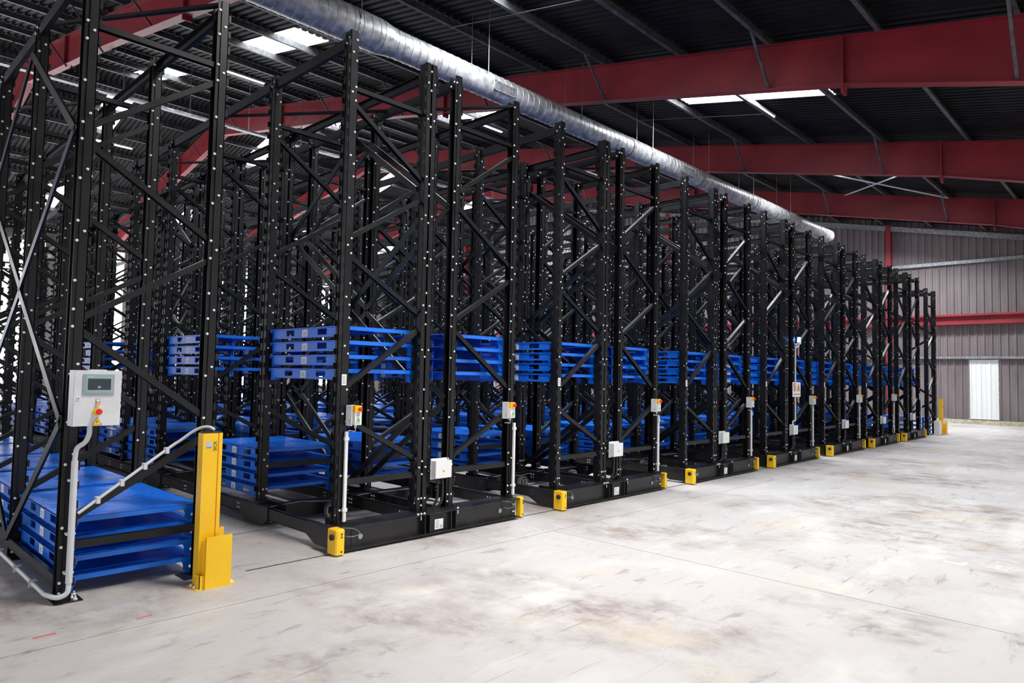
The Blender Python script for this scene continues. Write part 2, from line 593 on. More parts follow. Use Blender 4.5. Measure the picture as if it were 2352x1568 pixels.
mb.box(WALL_X + 0.12, WALL_X + 0.2, EAVE_Y, WALL_Y, 0, 12.9, 'roof')
link('backing', mb.mesh('backing'), wall_r)
for (z, rr, k) in [(2.68, 0.05, 'galv'), (6.60, 0.07, 'galv')]:
    mb = MB()
    mb.box(WALL_X - 0.16, WALL_X - 0.04, EAVE_Y, WALL_Y, z - rr, z + rr, k)
    mb.box(WALL_X - 0.18, WALL_X - 0.16, EAVE_Y, WALL_Y, z - rr, z - rr + 0.02, k)
    link('girt', mb.mesh('girt'), wall_r)
mb = MB()   # red crane-rail style double flange beam
mb.box(WALL_X - 0.42, WALL_X - 0.06, EAVE_Y, WALL_Y, 4.36, 4.44, 'red')
mb.box(WALL_X - 0.42, WALL_X - 0.06, EAVE_Y, WALL_Y, 4.02, 4.08, 'red')
mb.box(WALL_X - 0.25, WALL_X - 0.22, EAVE_Y, WALL_Y, 4.08, 4.36, 'red')
link('red_rail_beam', mb.mesh('red_rail_beam'), wall_r)
for y in [8.78 + 5.5 * i for i in range(-3, 7)]:
    mb = MB()
    zt = roof_z(y) - 0.25
    if -9.5 < y < 5:
        continue
    mb.box(WALL_X - 0.36, WALL_X - 0.34, y - 0.10, y + 0.10, 0, zt, 'red')
    mb.box(WALL_X - 0.10, WALL_X - 0.08, y - 0.10, y + 0.10, 0, zt, 'red')
    mb.box(WALL_X - 0.34, WALL_X - 0.10, y - 0.006, y + 0.006, 0, zt, 'red')
    link('wall_column', mb.mesh('wall_column'), wall_r)
for (ya, yb) in [(EAVE_Y, RIDGE_Y), (RIDGE_Y, WALL_Y)]:
    mb = MB()
    mb.bar((WALL_X - 0.25, ya, roof_z(ya) - 0.38), (WALL_X - 0.25, yb, roof_z(yb) - 0.38), 0.16, 0.20, 'galv')
    link('verge_beam', mb.mesh('verge_beam'), wall_r)
door = link('door_1', None, None, (WALL_X - 0.03, 4.92, 0), kind='structure')
link('door_leaf', clad_sheet(0.98, 0.20, 2.60, 0.33, 0.02, 'doorwhite'), door)
mb = MB()
mb.box(-0.03, 0.01, -0.03, 0.0, 0.17, 2.62, 'galv')
mb.box(-0.03, 0.01, 0.98, 1.01, 0.17, 2.62, 'galv')
link('door_frame', mb.mesh('door_frame'), door)

# ---- far wall (plane y = WALL_Y) with daylit translucent panels
wall_b = link('wall_back', None, None, (0, 0, 0), kind='structure')
mb = MB()
mb.box(LEFT_X - 6, WALL_X + 0.2, WALL_Y + 0.1, WALL_Y + 0.2, 0, 9.4, 'roof')
link('backing', mb.mesh('backing'), wall_b)
lit = {3, 4, 9, 12, 13, 14, 18, 19, 22, 25, 28, 29, 33}
x = LEFT_X - 6
i = 0
back_me = clad_sheet(1.0, 0.1, 9.2)
back_lit = clad_sheet(1.0, 0.6, 8.6, 0.25, 0.02, 'walllight')
while x < WALL_X:
    o = link('cladding_sheet', back_me, wall_b, (x + 1.0, WALL_Y, 0), math.pi / 2)
    o.location = (x + 1.0, WALL_Y, 0)
    if i % 2 == 0 or i % 7 == 3:
        q = link('window_%d' % wn, back_lit, None, (x + 1.0, WALL_Y - 0.06, 0), math.pi / 2, kind='structure')
        wn += 1
    x += 1.02
    i += 1


# ================================================================== RACKS
Y0 = 5.446          # front faces of the first uprights
BAY = 1.474
UH = 4.58           # upright length
UY = 0.11
ZM = 0.22           # top of the mobile base
NF = 13


def upright_mesh(sgn, front=True):
    """web at x=0 facing -x*sgn side outward, flanges run to +0.08*sgn"""
    mb = MB()

    def bx(x0, x1, y0, y1, z0, z1, k):
        a, b = sorted((x0 * sgn, x1 * sgn))
        mb.box(a, b, y0, y1, z0, z1, k)
    t = 0.004
    bx(0, t, 0.012, UY - 0.012, 0, UH, 'black')                 # web, slightly recessed centre strip
    bx(-0.006, 0, 0.0, 0.030, 0, UH, 'black')
    bx(-0.006, 0, UY - 0.030, UY, 0, UH, 'black')
    bx(-0.006, 0.048, 0, t, 0, UH, 'black')                      # flanges
    bx(-0.006, 0.048, UY - t, UY, 0, UH, 'black')
    bx(0.048, 0.052, 0, 0.014, 0, UH, 'black')                   # step of the flange
    bx(0.048, 0.052, UY - 0.014, UY, 0, UH, 'black')
    bx(0.052, 0.08, 0.010, 0.014, 0, UH, 'black')
    bx(0.052, 0.08, UY - 0.014, UY - 0.010, 0, UH, 'black')
    z = 0.10
    while z < UH - 0.06:                                         # punched tabs along both edges of the web
        bx(-0.024, -0.006, 0.0, 0.006, z, z + 0.055, 'black')
        bx(-0.024, -0.006, UY - 0.006, UY, z, z + 0.055, 'black')
        z += 0.131
    # bolts: column on the flange facing the aisle and a sparser second column
    zs = [0.06, 0.13, 0.37, 0.50, 0.93, 1.22, 1.55, 1.88, 2.0, 2.20, 2.48, 2.62, 2.92, 3.2, 3.32, 3.62, 3.92, 4.05, 4.30, 4.50]
    for i, z in enumerate(zs):
        mb.bolt((0.064 * sgn, 0.010, z), (0, -1, 0), 0.0105, 0.014)
        mb.bolt((0.064 * sgn, UY - 0.010, z), (0, 1, 0), 0.0105, 0.014)
        if i % 2 == 0:
            mb.bolt((0.022 * sgn, 0.0, z + 0.07), (0, -1, 0), 0.010, 0.012)
        if i % 3 == 0:
            mb.bolt((-0.006 * sgn, 0.018, z + 0.03), (-sgn, 0, 0), 0.009, 0.010)
    bx(-0.01, 0.10, -0.012, UY + 0.012, 0.0, 0.008, 'black')     # foot plate
    return mb.mesh('upright')


UP_L, UP_R = upright_mesh(1), upright_mesh(-1)
DEP = 0.92
OW = 0.08     # upright depth along x


def brace_meshes(kind, DEP):
    """braces of one end frame; local x from 0 (left face) to DEP+OW, y centre of uprights"""
    outer_left = kind is True
    L, R = 0.05, DEP + 0.03
    yc = UY / 2

    def X(s):      # s='O' outer side, 'I' inner side
        if outer_left:
            return L if s == 'O' else R
        return R if s == 'O' else L
    out = []
    for (a, za, b, zb, wd) in [('O', 0.37, 'I', 0.37, 0.055), ('I', 0.49, 'O', 0.97, 0.046) if kind != 'near' else ('I', 0.53, 'O', 1.06, 0.046), ('O', 1.23, 'I', 1.87, 0.046), ('I', 1.93, 'O', 2.47, 0.042),
                               ('O', 2.62, 'I', 3.20, 0.042), ('I', 3.30, 'O', 3.92, 0.042), ('O', 4.05, 'I', 4.05, 0.042)]:
        mb = MB()
        mb.channel((X(a), yc, za), (X(b), yc, zb), 0.05, wd, 0.005, 'black', (0, 0, -1))
        out.append((wd, mb))
    return out


BR = {}
DEP_OF = {True: 0.945, False: 0.90, 'near': 0.92}
for side in (True, False, 'near'):
    parts = brace_meshes(side, DEP_OF[side])
    BR[side] = [mb.mesh('brace') for _, mb in parts]
    j = MB()
    for _, mb in parts:
        j.poly(mb.v, mb.f, 'black')
    BR[(side, 'joined')] = j.mesh('bracing')

LOWTIE = {}


def spine_meshes(r):
    """zigzag flats in the plane of an upright line, from frame j to j+1"""
    out = []
    for (a, za, b, zb) in [(1, 4.15, 0, 3.15), (0, 3.15, 1, 2.15), (1, 2.10, 0, 1.12), (0, 1.08, 1, 0.06)]:
        mb = MB()
        mb.channel((0, a * BAY + 0.05, za), (0, b * BAY + 0.05, zb), 0.065, 0.018, 0.004, 'black', (1, 0, 0))
        out.append(mb.mesh('brace'))
    return out


SPINE = spine_meshes(0)


def spine_mirror():
    out = []
    for (a, za, b, zb) in [(0, 4.15, 1, 3.15), (1, 3.15, 0, 2.15), (0, 2.10, 1, 1.12), (1, 1.08, 0, 0.06)]:
        mb = MB()
        mb.channel((0, a * BAY + 0.05, za), (0, b * BAY + 0.05, zb), 0.065, 0.018, 0.004, 'black', (1, 0, 0))
        out.append(mb.mesh('brace'))
    return out


SPINE_M = spine_mirror()


def topbeam_mesh(n, sgn):
    mb = MB()
    a, b = (0.004, 0.044) if sgn > 0 else (-0.044, -0.004)
    L = (n - 1) * BAY + 0.1
    mb.channel(((a + b) / 2, 0.05, UH - 0.09), ((a + b) / 2, L, UH - 0.09), 0.10, 0.04, 0.004, 'black', (sgn, 0, 0))
    for j in range(n):
        mb.bolt((-0.004 * sgn, j * BAY + 0.03, UH - 0.07), (-sgn, 0, 0), 0.012, 0.012)
        mb.bolt((-0.004 * sgn, j * BAY + 0.08, UH - 0.11), (-sgn, 0, 0), 0.012, 0.012)
    return mb.mesh('top_beam')


TB = {}


def add_rack(parent, x, z, outer_left, n=NF, detail=6, spine_side='I', bkey=None):
    """one single-sided rack row: x is the left face in parent space, parent origin at (.., Y0, 0)"""
    DEP = DEP_OF[outer_left if bkey is None else bkey]
    zs_off = 0.12 if bkey == 'near' else 0.0
    for j in range(n):
        yj = j * BAY
        if outer_left:
            link('upright', UP_L, parent, (x, yj, z))
            link('upright', UP_L, parent, (x + DEP + OW - 0.125, yj, z))
        else:
            link('upright', UP_R, parent, (x + OW, yj, z))
        link('upright', UP_R, parent, (x + DEP + OW, yj, z))
        if j < detail:
            for me in BR[outer_left if bkey is None else bkey]:
                link('brace', me, parent, (x, yj, z))
        else:
            link('bracing', BR[(outer_left, 'joined')], parent, (x, yj, z), kind='stuff')
    for sgn, xx in ((1, x), (-1, x + DEP + OW)):
        if (n, sgn) not in TB:
            TB[(n, sgn)] = topbeam_mesh(n, sgn)
        link('top_beam', TB[(n, sgn)], parent, (xx + 0.006 * sgn, 0, z))
    xs_ = x - 0.02 if (spine_side == 'L') else x + DEP + OW + 0.02
    for j in range(0, n - 1):
        if j % 4 < 2:
            for me in (SPINE if j % 2 == 0 else SPINE_M):
                link('brace', me, parent, (xs_, j * BAY, z + zs_off))


def tie_mesh(p0, p1):
    mb = MB()
    mb.bar(p0, p1, 0.04, 0.025, 'black')
    return mb.mesh('plan_tie')


# ---- mobile base parts (local x 0..2.44, local y = world y - Y0)
W = 2.44
AX, BX_, CX, DX = 0.14, 1.165, 1.435, 2.415     # outer faces of the four upright lines


def chassis_front():
    mb = MB()
    y0 = -0.17
    mb.box(0.08, W - 0.07, -0.10, -0.092, 0.03, 0.21, 'chassis')          # web
    mb.box(0.08, W - 0.07, y0, 0.0, 0.022, 0.032, 'chassis')              # bottom flange
    mb.box(0.02, W - 0.03, -0.135, 0.13, 0.208, 0.219, 'chassis')         # top flange
    mb.box(0.08, W - 0.07, 0.02, 0.03, 0.03, 0.21, 'chassis')
    for x in (1.03, 1.09, 1.37, 1.43):
        mb.box(x, x + 0.008, y0 + 0.01, -0.10, 0.03, 0.21, 'chassis')
    for x in (0.23, 2.16, 2.30):
        mb.box(x, x + 0.003, -0.104, -0.10, 0.034, 0.206, 'chassis')
    mb.box(1.10, 1.37, -0.125, -0.10, 0.035, 0.205, 'black')
    for x in (1.15, 1.30):                                                # cable holes
        mb.cyl((x, -0.1255, 0.175), (x, -0.127, 0.175), 0.018, 'rubber', 14)
    for x in (1.055, 1.40):
        mb.cyl((x, -0.10, 0.16), (x, -0.115, 0.16), 0.018, 'chassis', 10)
        mb.cyl((x, -0.10, 0.07), (x, -0.115, 0.07), 0.012, 'chassis', 10)
    for x in (0.98, 1.02, 1.50, 1.06):
        mb.bolt((x, -0.11, 0.219), (0, 0, 1), 0.012, 0.014)
    mb.box(0.995, 1.003, -0.137, -0.135, 0.17, 0.205, 'paper')
    mb.box(1.475, 1.483, -0.137, -0.135, 0.17, 0.205, 'paper')
    for x in (2.33, 2.35):
        for z in (0.08, 0.16):
            mb.bolt((x, -0.10, z), (0, -1, 0), 0.008, 0.012)
    return mb.mesh('front_beam')


def axle_cap():
    mb = MB()
    mb.cyl((0, 0, 0), (0, -0.012, 0), 0.026, 'galv', 18)
    mb.cyl((0, -0.012, 0), (0, -0.015, 0), 0.022, 'galv', 18)
    return mb.mesh('axle_cap')


def nameplate():
    mb = MB()
    mb.box(-0.055, 0.055, -0.001, 0, -0.05, 0.05, 'paper')
    for i in range(4):
        mb.box(-0.045, 0.0, -0.0016, -0.001, 0.03 - 0.02 * i, 0.034 - 0.02 * i, 'ink')
    mb.cyl((0.03, -0.001, -0.025), (0.03, -0.0018, -0.025), 0.014, 'ink', 14)
    mb.cyl((0.03, -0.0018, -0.025), (0.03, -0.0022, -0.025), 0.010, 'paper', 14)
    return mb.mesh('nameplate')


def bumper(left):
    mb = MB()
    x0, x1 = (0.0, 0.09) if left else (0.0, 0.052)
    y0, y1 = (-0.222, -0.085) if left else (-0.15, -0.075)
    z0, z1 = 0.015, 0.232
    ch = 0.012
    prof = [(x0 + ch, y0), (x1 - ch, y0), (x1, y0 + ch), (x1, y1), (x0, y1), (x0, y0 + ch)]
    n = len(prof)
    pts = [(x, y, z0) for x, y in prof] + [(x, y, z1 - 0.01) for x, y in prof] + [(x0 + (x - x0) * 0.85 + 0.006, y0 + (y - y0) * 0.9 + 0.008, z1) for x, y in prof]
    fs = [(i, (i + 1) % n, n + (i + 1) % n, n + i) for i in range(n)] + [(n + i, n + (i + 1) % n, 2 * n + (i + 1) % n, 2 * n + i) for i in range(n)]
    fs += [tuple(range(n - 1, -1, -1)), tuple(range(2 * n, 3 * n))]
    mb.poly(pts, fs, 'yellow')
    for z in (0.04, 0.19, 0.165):
        mb.cyl((0.055 if left else 0.035, y0, z), (0.055 if left else 0.035, y0 - 0.001, z), 0.009, 'ink', 10)
    return mb.mesh('corner_guard')


def lens_mesh():
    mb = MB()
    mb.cyl((0.0, 0, 0), (-0.02, 0, 0), 0.027, 'rubber', 16)
    mb.cyl((-0.02, 0, 0), (-0.026, 0, 0), 0.021, 'rubber', 16, 0.016)
    return mb.mesh('sensor_lens')


def side_beam(n, k=1):
    mb = MB()
    L = (n - 1) * BAY + 0.2
    mb.box(0.0, 0.006, 0, L, 0.095, 0.215, 'chassis')
    mb.box(0.0, 0.05, 0, L, 0.209, 0.215, 'chassis')
    mb.box(0.0, 0.05, 0, L, 0.095, 0.101, 'chassis')
    for j in range(n):
        for dy in (-0.24, 0.30):
            if j == 0 and dy < 0:
                continue
            for a in (0, 0.045):
                for b in (0.135, 0.175):
                    mb.bolt((0.0, j * BAY + dy + a, b), (-1, 0, 0), 0.010, 0.010)
    return mb.mesh('side_beam')


def wheel_box(front):
    mb = MB()
    if front:
        prof = [(0.0, 0.03), (0.0, 0.215), (0.42, 0.215), (0.42, 0.10), (0.26, 0.03)]
    else:
        prof = [(-0.28, 0.10), (-0.28, 0.22), (0.34, 0.22), (0.34, 0.10), (0.22, 0.02), (-0.14, 0.02)]
    n = len(prof)
    for x in (0.0, 0.20):
        pts = [(x, y, z) for y, z in prof] + [(x + 0.008, y, z) for y, z in prof]
        mb.poly(pts, [(i, (i + 1) % n, n + (i + 1) % n, n + i) for i in range(n)] + [tuple(range(n)), tuple(range(2 * n - 1, n - 1, -1))], 'chassis')
    return mb.mesh('wheel_housing')


def wheel_mesh():
    mb = MB()
    mb.cyl((0, 0, 0), (0, 0.06, 0), 0.085, 'steel', 24)
    mb.cyl((0, -0.008, 0), (0, 0, 0), 0.068, 'chassis', 24)
    mb.cyl((0, -0.014, 0), (0, -0.008, 0), 0.052, 'steel', 24)
    mb.cyl((0, -0.024, 0), (0, -0.014, 0), 0.03, 'chassis', 18)
    mb.cyl((0, -0.034, 0), (0, -0.024, 0), 0.018, 'steel', 12)
    return mb.mesh('wheel')


def cross_beam():
    mb = MB()
    mb.box(0.10, W - 0.10, 0.0, 0.008, 0.04, 0.20, 'chassis')
    mb.box(0.10, W - 0.10, 0.0, 0.07, 0.195, 0.203, 'chassis')
    mb.box(0.10, W - 0.10, 0.0, 0.07, 0.035, 0.043, 'chassis')
    mb.tube([(0.12, -0.04, 0.19), (0.5, -0.045, 0.21), (0.9, -0.05, 0.17), (1.3, -0.045, 0.20), (2.2, -0.04, 0.19)], 0.005, 'galv', 6)
    return mb.mesh('cross_beam')


ME = dict(front=chassis_front(), cap=axle_cap(), plate=nameplate(), bl=bumper(True), br=bumper(False), lens=lens_mesh(),
          side=side_beam(NF), wb0=wheel_box(True), wb1=wheel_box(False), wheel=wheel_mesh(), cross=cross_beam())


def front_label():
    mb = MB()
    mb.box(-0.025, 0.025, -0.0015, 0, -0.05, 0.05, 'paper')
    for i in range(5):
        mb.box(-0.017, 0.012 + 0.004 * (i % 2), -0.0022, -0.0015, 0.03 - 0.016 * i, 0.034 - 0.016 * i, 'ink')
    return mb.mesh('load_label')


ME['lab'] = front_label()


def cable_loop():
    mb = MB()
    mb.tube(smooth_path([(0.02, -0.14, 0.225), (0.14, -0.15, 0.20), (0.20, -0.15, 0.15), (0.12, -0.15, 0.135), (0.05, -0.15, 0.15)], 5), 0.0028, 'galv', 6)
    return mb.mesh('sensor_cable')


ME['loop'] = cable_loop()


def conduit_strip():
    mb = MB()
    mb.box(-0.014, 0.014, -0.02, 0, 0.03, 0.84, 'white')
    for z in (0.12, 0.76):
        mb.box(-0.022, 0.022, -0.026, 0, z, z + 0.03, 'white')
    return mb.mesh('conduit')


ME['strip'] = conduit_strip()

XK = [3.286, 6.343, 9.428, 12.355, 15.333, 18.188, 20.992]
ORD = ['first', 'second', 'third', 'fourth', 'fifth', 'sixth', 'seventh', 'eighth', 'ninth', 'tenth']
RACK_GROUP = 'mobile racks along the aisle'
for k, xk in enumerate(XK):
    lab = '%s black mobile rack along the aisle counted from the white control panel' % ORD[k]
    if k == 0:
        lab = 'nearest black mobile rack with push-button stations on both aisle corners'
    if k == 3:
        lab = 'black mobile rack carrying the warning sign and the blue beacon'
    r = thing('mobile_rack', lab, 'storage rack', (xk, Y0, 0), RACK_GROUP)
    add_rack(r, AX, ZM, True, NF, 6, 'R')
    add_rack(r, CX, ZM, False, NF, 6, 'L')
    for m0 in (0, 2, 4):
        link('plan_tie', tie_mesh((DX - 0.04, m0 * BAY + 0.02, UH + ZM - 0.06), (AX + 0.04, (m0 + 2) * BAY + 0.05, UH + ZM - 0.06)), r)
    fb = link('front_beam', ME['front'], r)
    link('axle_cap', ME['cap'], fb, (0.32, -0.10, 0.115))
    link('axle_cap', ME['cap'], fb, (2.12, -0.10, 0.115))
    link('nameplate', ME['plate'], fb, (1.235, -0.126, 0.10))
    g = link('corner_guard', ME['bl'], r, label='yellow corner guard with black sensor lens')
    link('sensor_lens', ME['lens'], g, (0.0, -0.165, 0.165))
    link('corner_guard', ME['br'], r, (W - 0.028, 0, 0), label='yellow corner guard')
    link('sensor_cable', ME['loop'], r, (0.09, 0, 0))
    link('sensor_cable', ME['loop'], r, (2.10, 0, 0))
    for xs_ in (0.06, 1.10, 1.40, W - 0.07):
        link('side_beam', ME['side'], r, (xs_, 0, 0))
    for xs_ in (0.05, W - 0.26):
        link('wheel_housing', ME['wb0'], r, (xs_, -0.04, 0))
        for j in (1, 3, 5, 7, 9):
            link('wheel_housing', ME['wb1'], r, (xs_, j * BAY - 0.06, 0))
    for j in (1, 3, 5, 7, 9, 11):
        link('cross_beam', ME['cross'], r, (0, j * BAY - 0.13, 0))
        if j < 6:
            link('wheel', ME['wheel'], r, (0.83, j * BAY - 0.31, 0.095))
            link('wheel', ME['wheel'], r, (W - 0.5, j * BAY - 0.31, 0.095))
    link('load_label', ME['lab'], r, (AX + 0.028, -0.001, 1.53))
    if k == 0:
        link('conduit', ME['strip'], r, (AX + 0.055, -0.018, ZM), label='white plastic cable conduit')
    link('conduit', ME['strip'], r, (DX - 0.01, -0.018, ZM), label='white plastic cable conduit')

# ---- stationary racks at both ends
XS = 0.34 + 0.92     # left face of the near stationary rack
near = thing('stationary_rack', 'black bolted-down rack beside the white control panel, with sloping side braces', 'storage rack', (0, Y0 + 0.02, 0), 'stationary racks')
XS_L = 1.36 + 0.0 - 0.08
add_rack(near, XS_L, 0.0, False, NF, 7, 'L', 'near')
end = thing('stationary_rack', 'black bolted-down rack at the far end behind the yellow post', 'storage rack', (0, Y0, 0), 'stationary racks')
XE = 24.45 - 0.08
add_rack(end, XE, 0.0, True, NF, 3, 'R')


def foot_plate():
    mb = MB()
    mb.box(-0.02, 0.15, -0.05, 0.14, 0, 0.007, 'chassis')
    for x, y in ((0.11, -0.02), (0.13, 0.10), (0.10, 0.03)):
        mb.cyl((x, y, 0.007), (x, y, 0.035), 0.006, 'zinc', 6)
        mb.bolt((x, y, 0.007), (0, 0, 1), 0.014, 0.014)
    return mb.mesh('foot_plate')


fpm = foot_plate()
for j in range(6):
    link('foot_plate', fpm, near, (XS_L, j * BAY, 0))
    link('foot_plate', fpm, near, (XS_L + DEP - 0.08, j * BAY, 0))
link('foot_plate', fpm, end, (XE, 0, 0))
link('foot_plate', fpm, end, (XE + DEP - 0.06, 0, 0))
mb = MB()
mb.box(XS_L - 0.012, XS_L + 0.02, 0.05, (NF - 1) * BAY, 0.10, 0.18, 'black')
link('floor_beam', mb.mesh('floor_beam'), near)
for m0 in (0, 2, 4, 6):
    link('plan_tie', tie_mesh((XS_L + DEP + 0.03, m0 * BAY + 0.02, UH - 0.03), (XS_L + 0.04, (m0 + 1) * BAY + 0.05, UH - 0.03)), near)

# ================================================================== PALLETS
PX, PY, PP = 0.93, 1.32, 0.135


def hole_plate(mb, ax, c, u0, u1, z0, z1, holes, k, t=0.004):
    """thin plate with rectangular holes; ax 'x' = plane normal x at x=c, u along y"""
    cuts = sorted({u0, u1} | {h[0] for h in holes} | {h[1] for h in holes})
    for a, b in zip(cuts[:-1], cuts[1:]):
        hz = [h for h in holes if h[0] <= a + 1e-6 and h[1] >= b - 1e-6]
        segs = [(z0, z1)] if not hz else [(z0, hz[0][2]), (hz[0][3], z1)]
        for (p, q) in segs:
            if ax == 'x':
                mb.box(c - t / 2, c + t / 2, a, b, p, q, k)
            else:
                mb.box(a, b, c - t / 2, c + t / 2, p, q, k)


def round_hole_plate(mb, y, x0, x1, z0, z1, cx, cz, r, k, t=0.004):
    n = 12
    out, inn = [], []
    for i in range(n):
        a = 2 * math.pi * (i + 0.5) / n
        dx, dz = math.cos(a), math.sin(a)
        s = min(((x1 - cx) if dx > 0 else (cx - x0)) / abs(dx), ((z1 - cz) if dz > 0 else (cz - z0)) / abs(dz))
        out.append((cx + dx * s, cz + dz * s))
        inn.append((cx + dx * r, cz + dz * r))
    # corners snapped
    for cxn, czn in ((x0, z0), (x1, z0), (x1, z1), (x0, z1)):
        j = min(range(n), key=lambda i: (out[i][0] - cxn) ** 2 + (out[i][1] - czn) ** 2)
        out[j] = (cxn, czn)
    pts = [(a, y - t / 2, b) for a, b in out] + [(a, y - t / 2, b) for a, b in inn] + [(a, y + t / 2, b) for a, b in out] + [(a, y + t / 2, b) for a, b in inn]
    fs = []
    for i in range(n):
        j = (i + 1) % n
        fs += [(i, j, n + j, n + i), (2 * n + j, 2 * n + i, 3 * n + i, 3 * n + j), (n + i, n + j, 3 * n + j, 3 * n + i), (j, i, 2 * n + i, 2 * n + j)]
    mb.poly(pts, fs, k)


def pallet_deck(mb):
    mb.box(0.0, PX, 0.0, PY, 0.122, 0.126, 'blue')
    for y0 in (0.0, PY - 0.004):                                   # turned down end rims
        mb.box(0.0, PX, y0, y0 + 0.004, 0.088, 0.126, 'blue')
    for x0 in (0.0, PX - 0.004):
        mb.box(x0, x0 + 0.004, 0.0, PY, 0.112, 0.126, 'blue')
    for y0 in (0.10, 0.50, 0.62, 1.10):                            # raised swages across the deck
        mb.box(0.05, PX - 0.05, y0, y0 + 0.09, 0.126, 0.1285, 'blue')
    for y0 in (0.035, PY - 0.05):
        for x0 in (0.08, 0.30, 0.58, 0.80):
            mb.box(x0, x0 + 0.05, y0, y0 + 0.012, 0.1262, 0.1266, 'ink')
    for y0 in (0.012, PY - 0.016):                                 # down-turned hooks at the corners
        for x0 in (-0.006, PX - 0.004):
            mb.box(x0, x0 + 0.010, y0, y0 + 0.004 + 0.012, 0.095, 0.124, 'blue')


def pallet_apron(mb, x):
    hs = [(0.23, 0.40, 0.046, 0.104), (0.85, 1.01, 0.046, 0.104)]
    hole_plate(mb, 'x', x, 0.045, PY - 0.045, 0.022, 0.122, hs, 'blue')
    s = 0.02 if x < PX / 2 else -0.02
    a, b = sorted((x, x + s))
    mb.box(a, b, 0.045, PY - 0.045, 0.022, 0.026, 'blue')


def pallet_leg(mb, left, yend):
    y = 0.022 if yend == 0 else PY - 0.022
    x0, x1 = (0.012, 0.075) if left else (PX - 0.075, PX - 0.012)
    round_hole_plate(mb, y, x0, x1, 0.0, 0.122, (x0 + x1) / 2, 0.04, 0.012, 'blue')
    # sloping gusset behind
    xi, xo = (x1, x1 + 0.05) if left else (x0, x0 - 0.05)
    mb.poly([(xi, y, 0.004), (xi, y, 0.122), (xo, y, 0.122), (xi, y + 0.06 * (1 if yend == 0 else -1), 0.004), (xi, y + 0.06 * (1 if yend == 0 else -1), 0.122)],
            [(0, 1, 2), (0, 3, 4, 1)], 'blue')


def pallet_sticker(mb, x=0.0165):
    mb.box(x - 0.0045, x - 0.0025, 0.585, 0.69, 0.034, 0.104, 'paper')
    for i in range(3):
        mb.box(x - 0.0055, x - 0.0045, 0.605 + 0.01 * (i % 2), 0.67, 0.048 + 0.014 * i, 0.052 + 0.014 * i, 'ink')


def one(fn, *a):
    mb = MB()
    fn(mb, *a)
    return mb


P_DECK = one(pallet_deck).mesh('deck')
P_APL = one(pallet_apron, 0.016).mesh('side_apron')
P_APR = one(pallet_apron, PX - 0.016).mesh('side_apron')
P_LEG = [one(pallet_leg, a, b).mesh('corner_leg') for a in (True, False) for b in (0, 1)]
P_STK = one(pallet_sticker).mesh('sticker')
P_WHOLE = {}
for key, xa in (('A', 0.016), ('B', PX - 0.016)):
    whole = MB()
    pallet_deck(whole)
    pallet_apron(whole, xa)
    for a in (True, False):
        for b in (0, 1):
            pallet_leg(whole, a, b)
    if key == 'A':
        pallet_sticker(whole)
    P_WHOLE[key] = whole.mesh('steel_pallet')
simple = MB()
simple.box(0, PX, 0, PY, 0.09, 0.126, 'blue')
simple.box(0.014, 0.018, 0.045, PY - 0.045, 0.004, 0.1, 'blue')

LV = ['bottom', 'second', 'third', 'topmost']


def stack(x, bay, z, desc, raised, near_parts, ydat=Y0, var='A'):
    for i in range(4):
        lab = '%s blue steel pallet of the %s stack, %s bay, %s' % (LV[i], 'raised' if raised else 'low', ORD[bay], desc)
        jx, jy = random.uniform(-0.003, 0.003), random.uniform(-0.003, 0.003)
        loc = (x + jx + 0.005, ydat + bay * BAY + UY + 0.020 + jy, z + i * PP)
        grp = 'blue steel pallets stacked in fours in the racks'
        if near_parts:
            t = thing('steel_pallet', lab, 'pallet', loc, grp)
            link('deck', P_DECK, t)
            link('side_apron', P_APL if var == 'A' else P_APR, t)
            for m_ in P_LEG:
                link('corner_leg', m_, t)
            if var == 'A':
                link('sticker', P_STK, t, label='white printed sticker')
        else:
            thing('steel_pallet', lab, 'pallet', loc, grp, me=P_WHOLE[var])


HI = 1.505
far = MB()


def far_stack(x, bay, z, ydat=Y0):
    for i in range(4):
        ox, oy, oz = x, ydat + bay * BAY + UY + 0.012, z + i * PP
        far.poly([(a + ox, b + oy, c + oz) for a, b, c in simple.v], simple.f, 'blue')


for b in range(7):
    stack(XS_L + 0.045, b, 0.008, 'rack of the control panel', False, b < 4, Y0 + 0.02)
for b in range(7, 11):
    far_stack(XS_L + 0.045, b, 0.008, Y0 + 0.02)
SIDE = ['left half', 'right half']
for k, xk in enumerate(XK):
    for h, xo in enumerate((AX, CX)):
        desc = '%s of %s mobile rack' % (SIDE[h], ORD[k])
        if k == 0:
            bays = [(0, 1), (1, 0), (2, 1), (3, 0), (4, 0), (5, 1), (6, 0), (7, 0), (8, 0)]
        elif k == 1:
            bays = [(0, 1), (1, 0), (2, 1), (3, 0), (4, 0), (5, 1), (6, 0)]
        else:
            bays = [(0, 1), (1, 0), (2, 1)]
        for (b, hi) in bays:
            stack(xk + xo + 0.03, b, HI if hi else ZM + 0.006, desc, hi, (k == 0 and b < 5) or (k == 1 and b < 2), Y0, 'B' if (h == 1 and hi) else 'A')
        have = {b for b, _ in bays}
        for b in range(12):
            if b not in have:
                far_stack(xk + xo + 0.03, b, ZM + 0.006)
stack(XE + 0.03, 0, 0.008, 'far stationary rack', False, False)
for b in range(1, 8):
    far_stack(XE + 0.03, b, 0.008)
o = thing('steel_pallets', 'many more blue steel pallets stacked deep inside the racks', 'pallets', (0, 0, 0), None, me=far.mesh('steel_pallets'), kind='stuff')


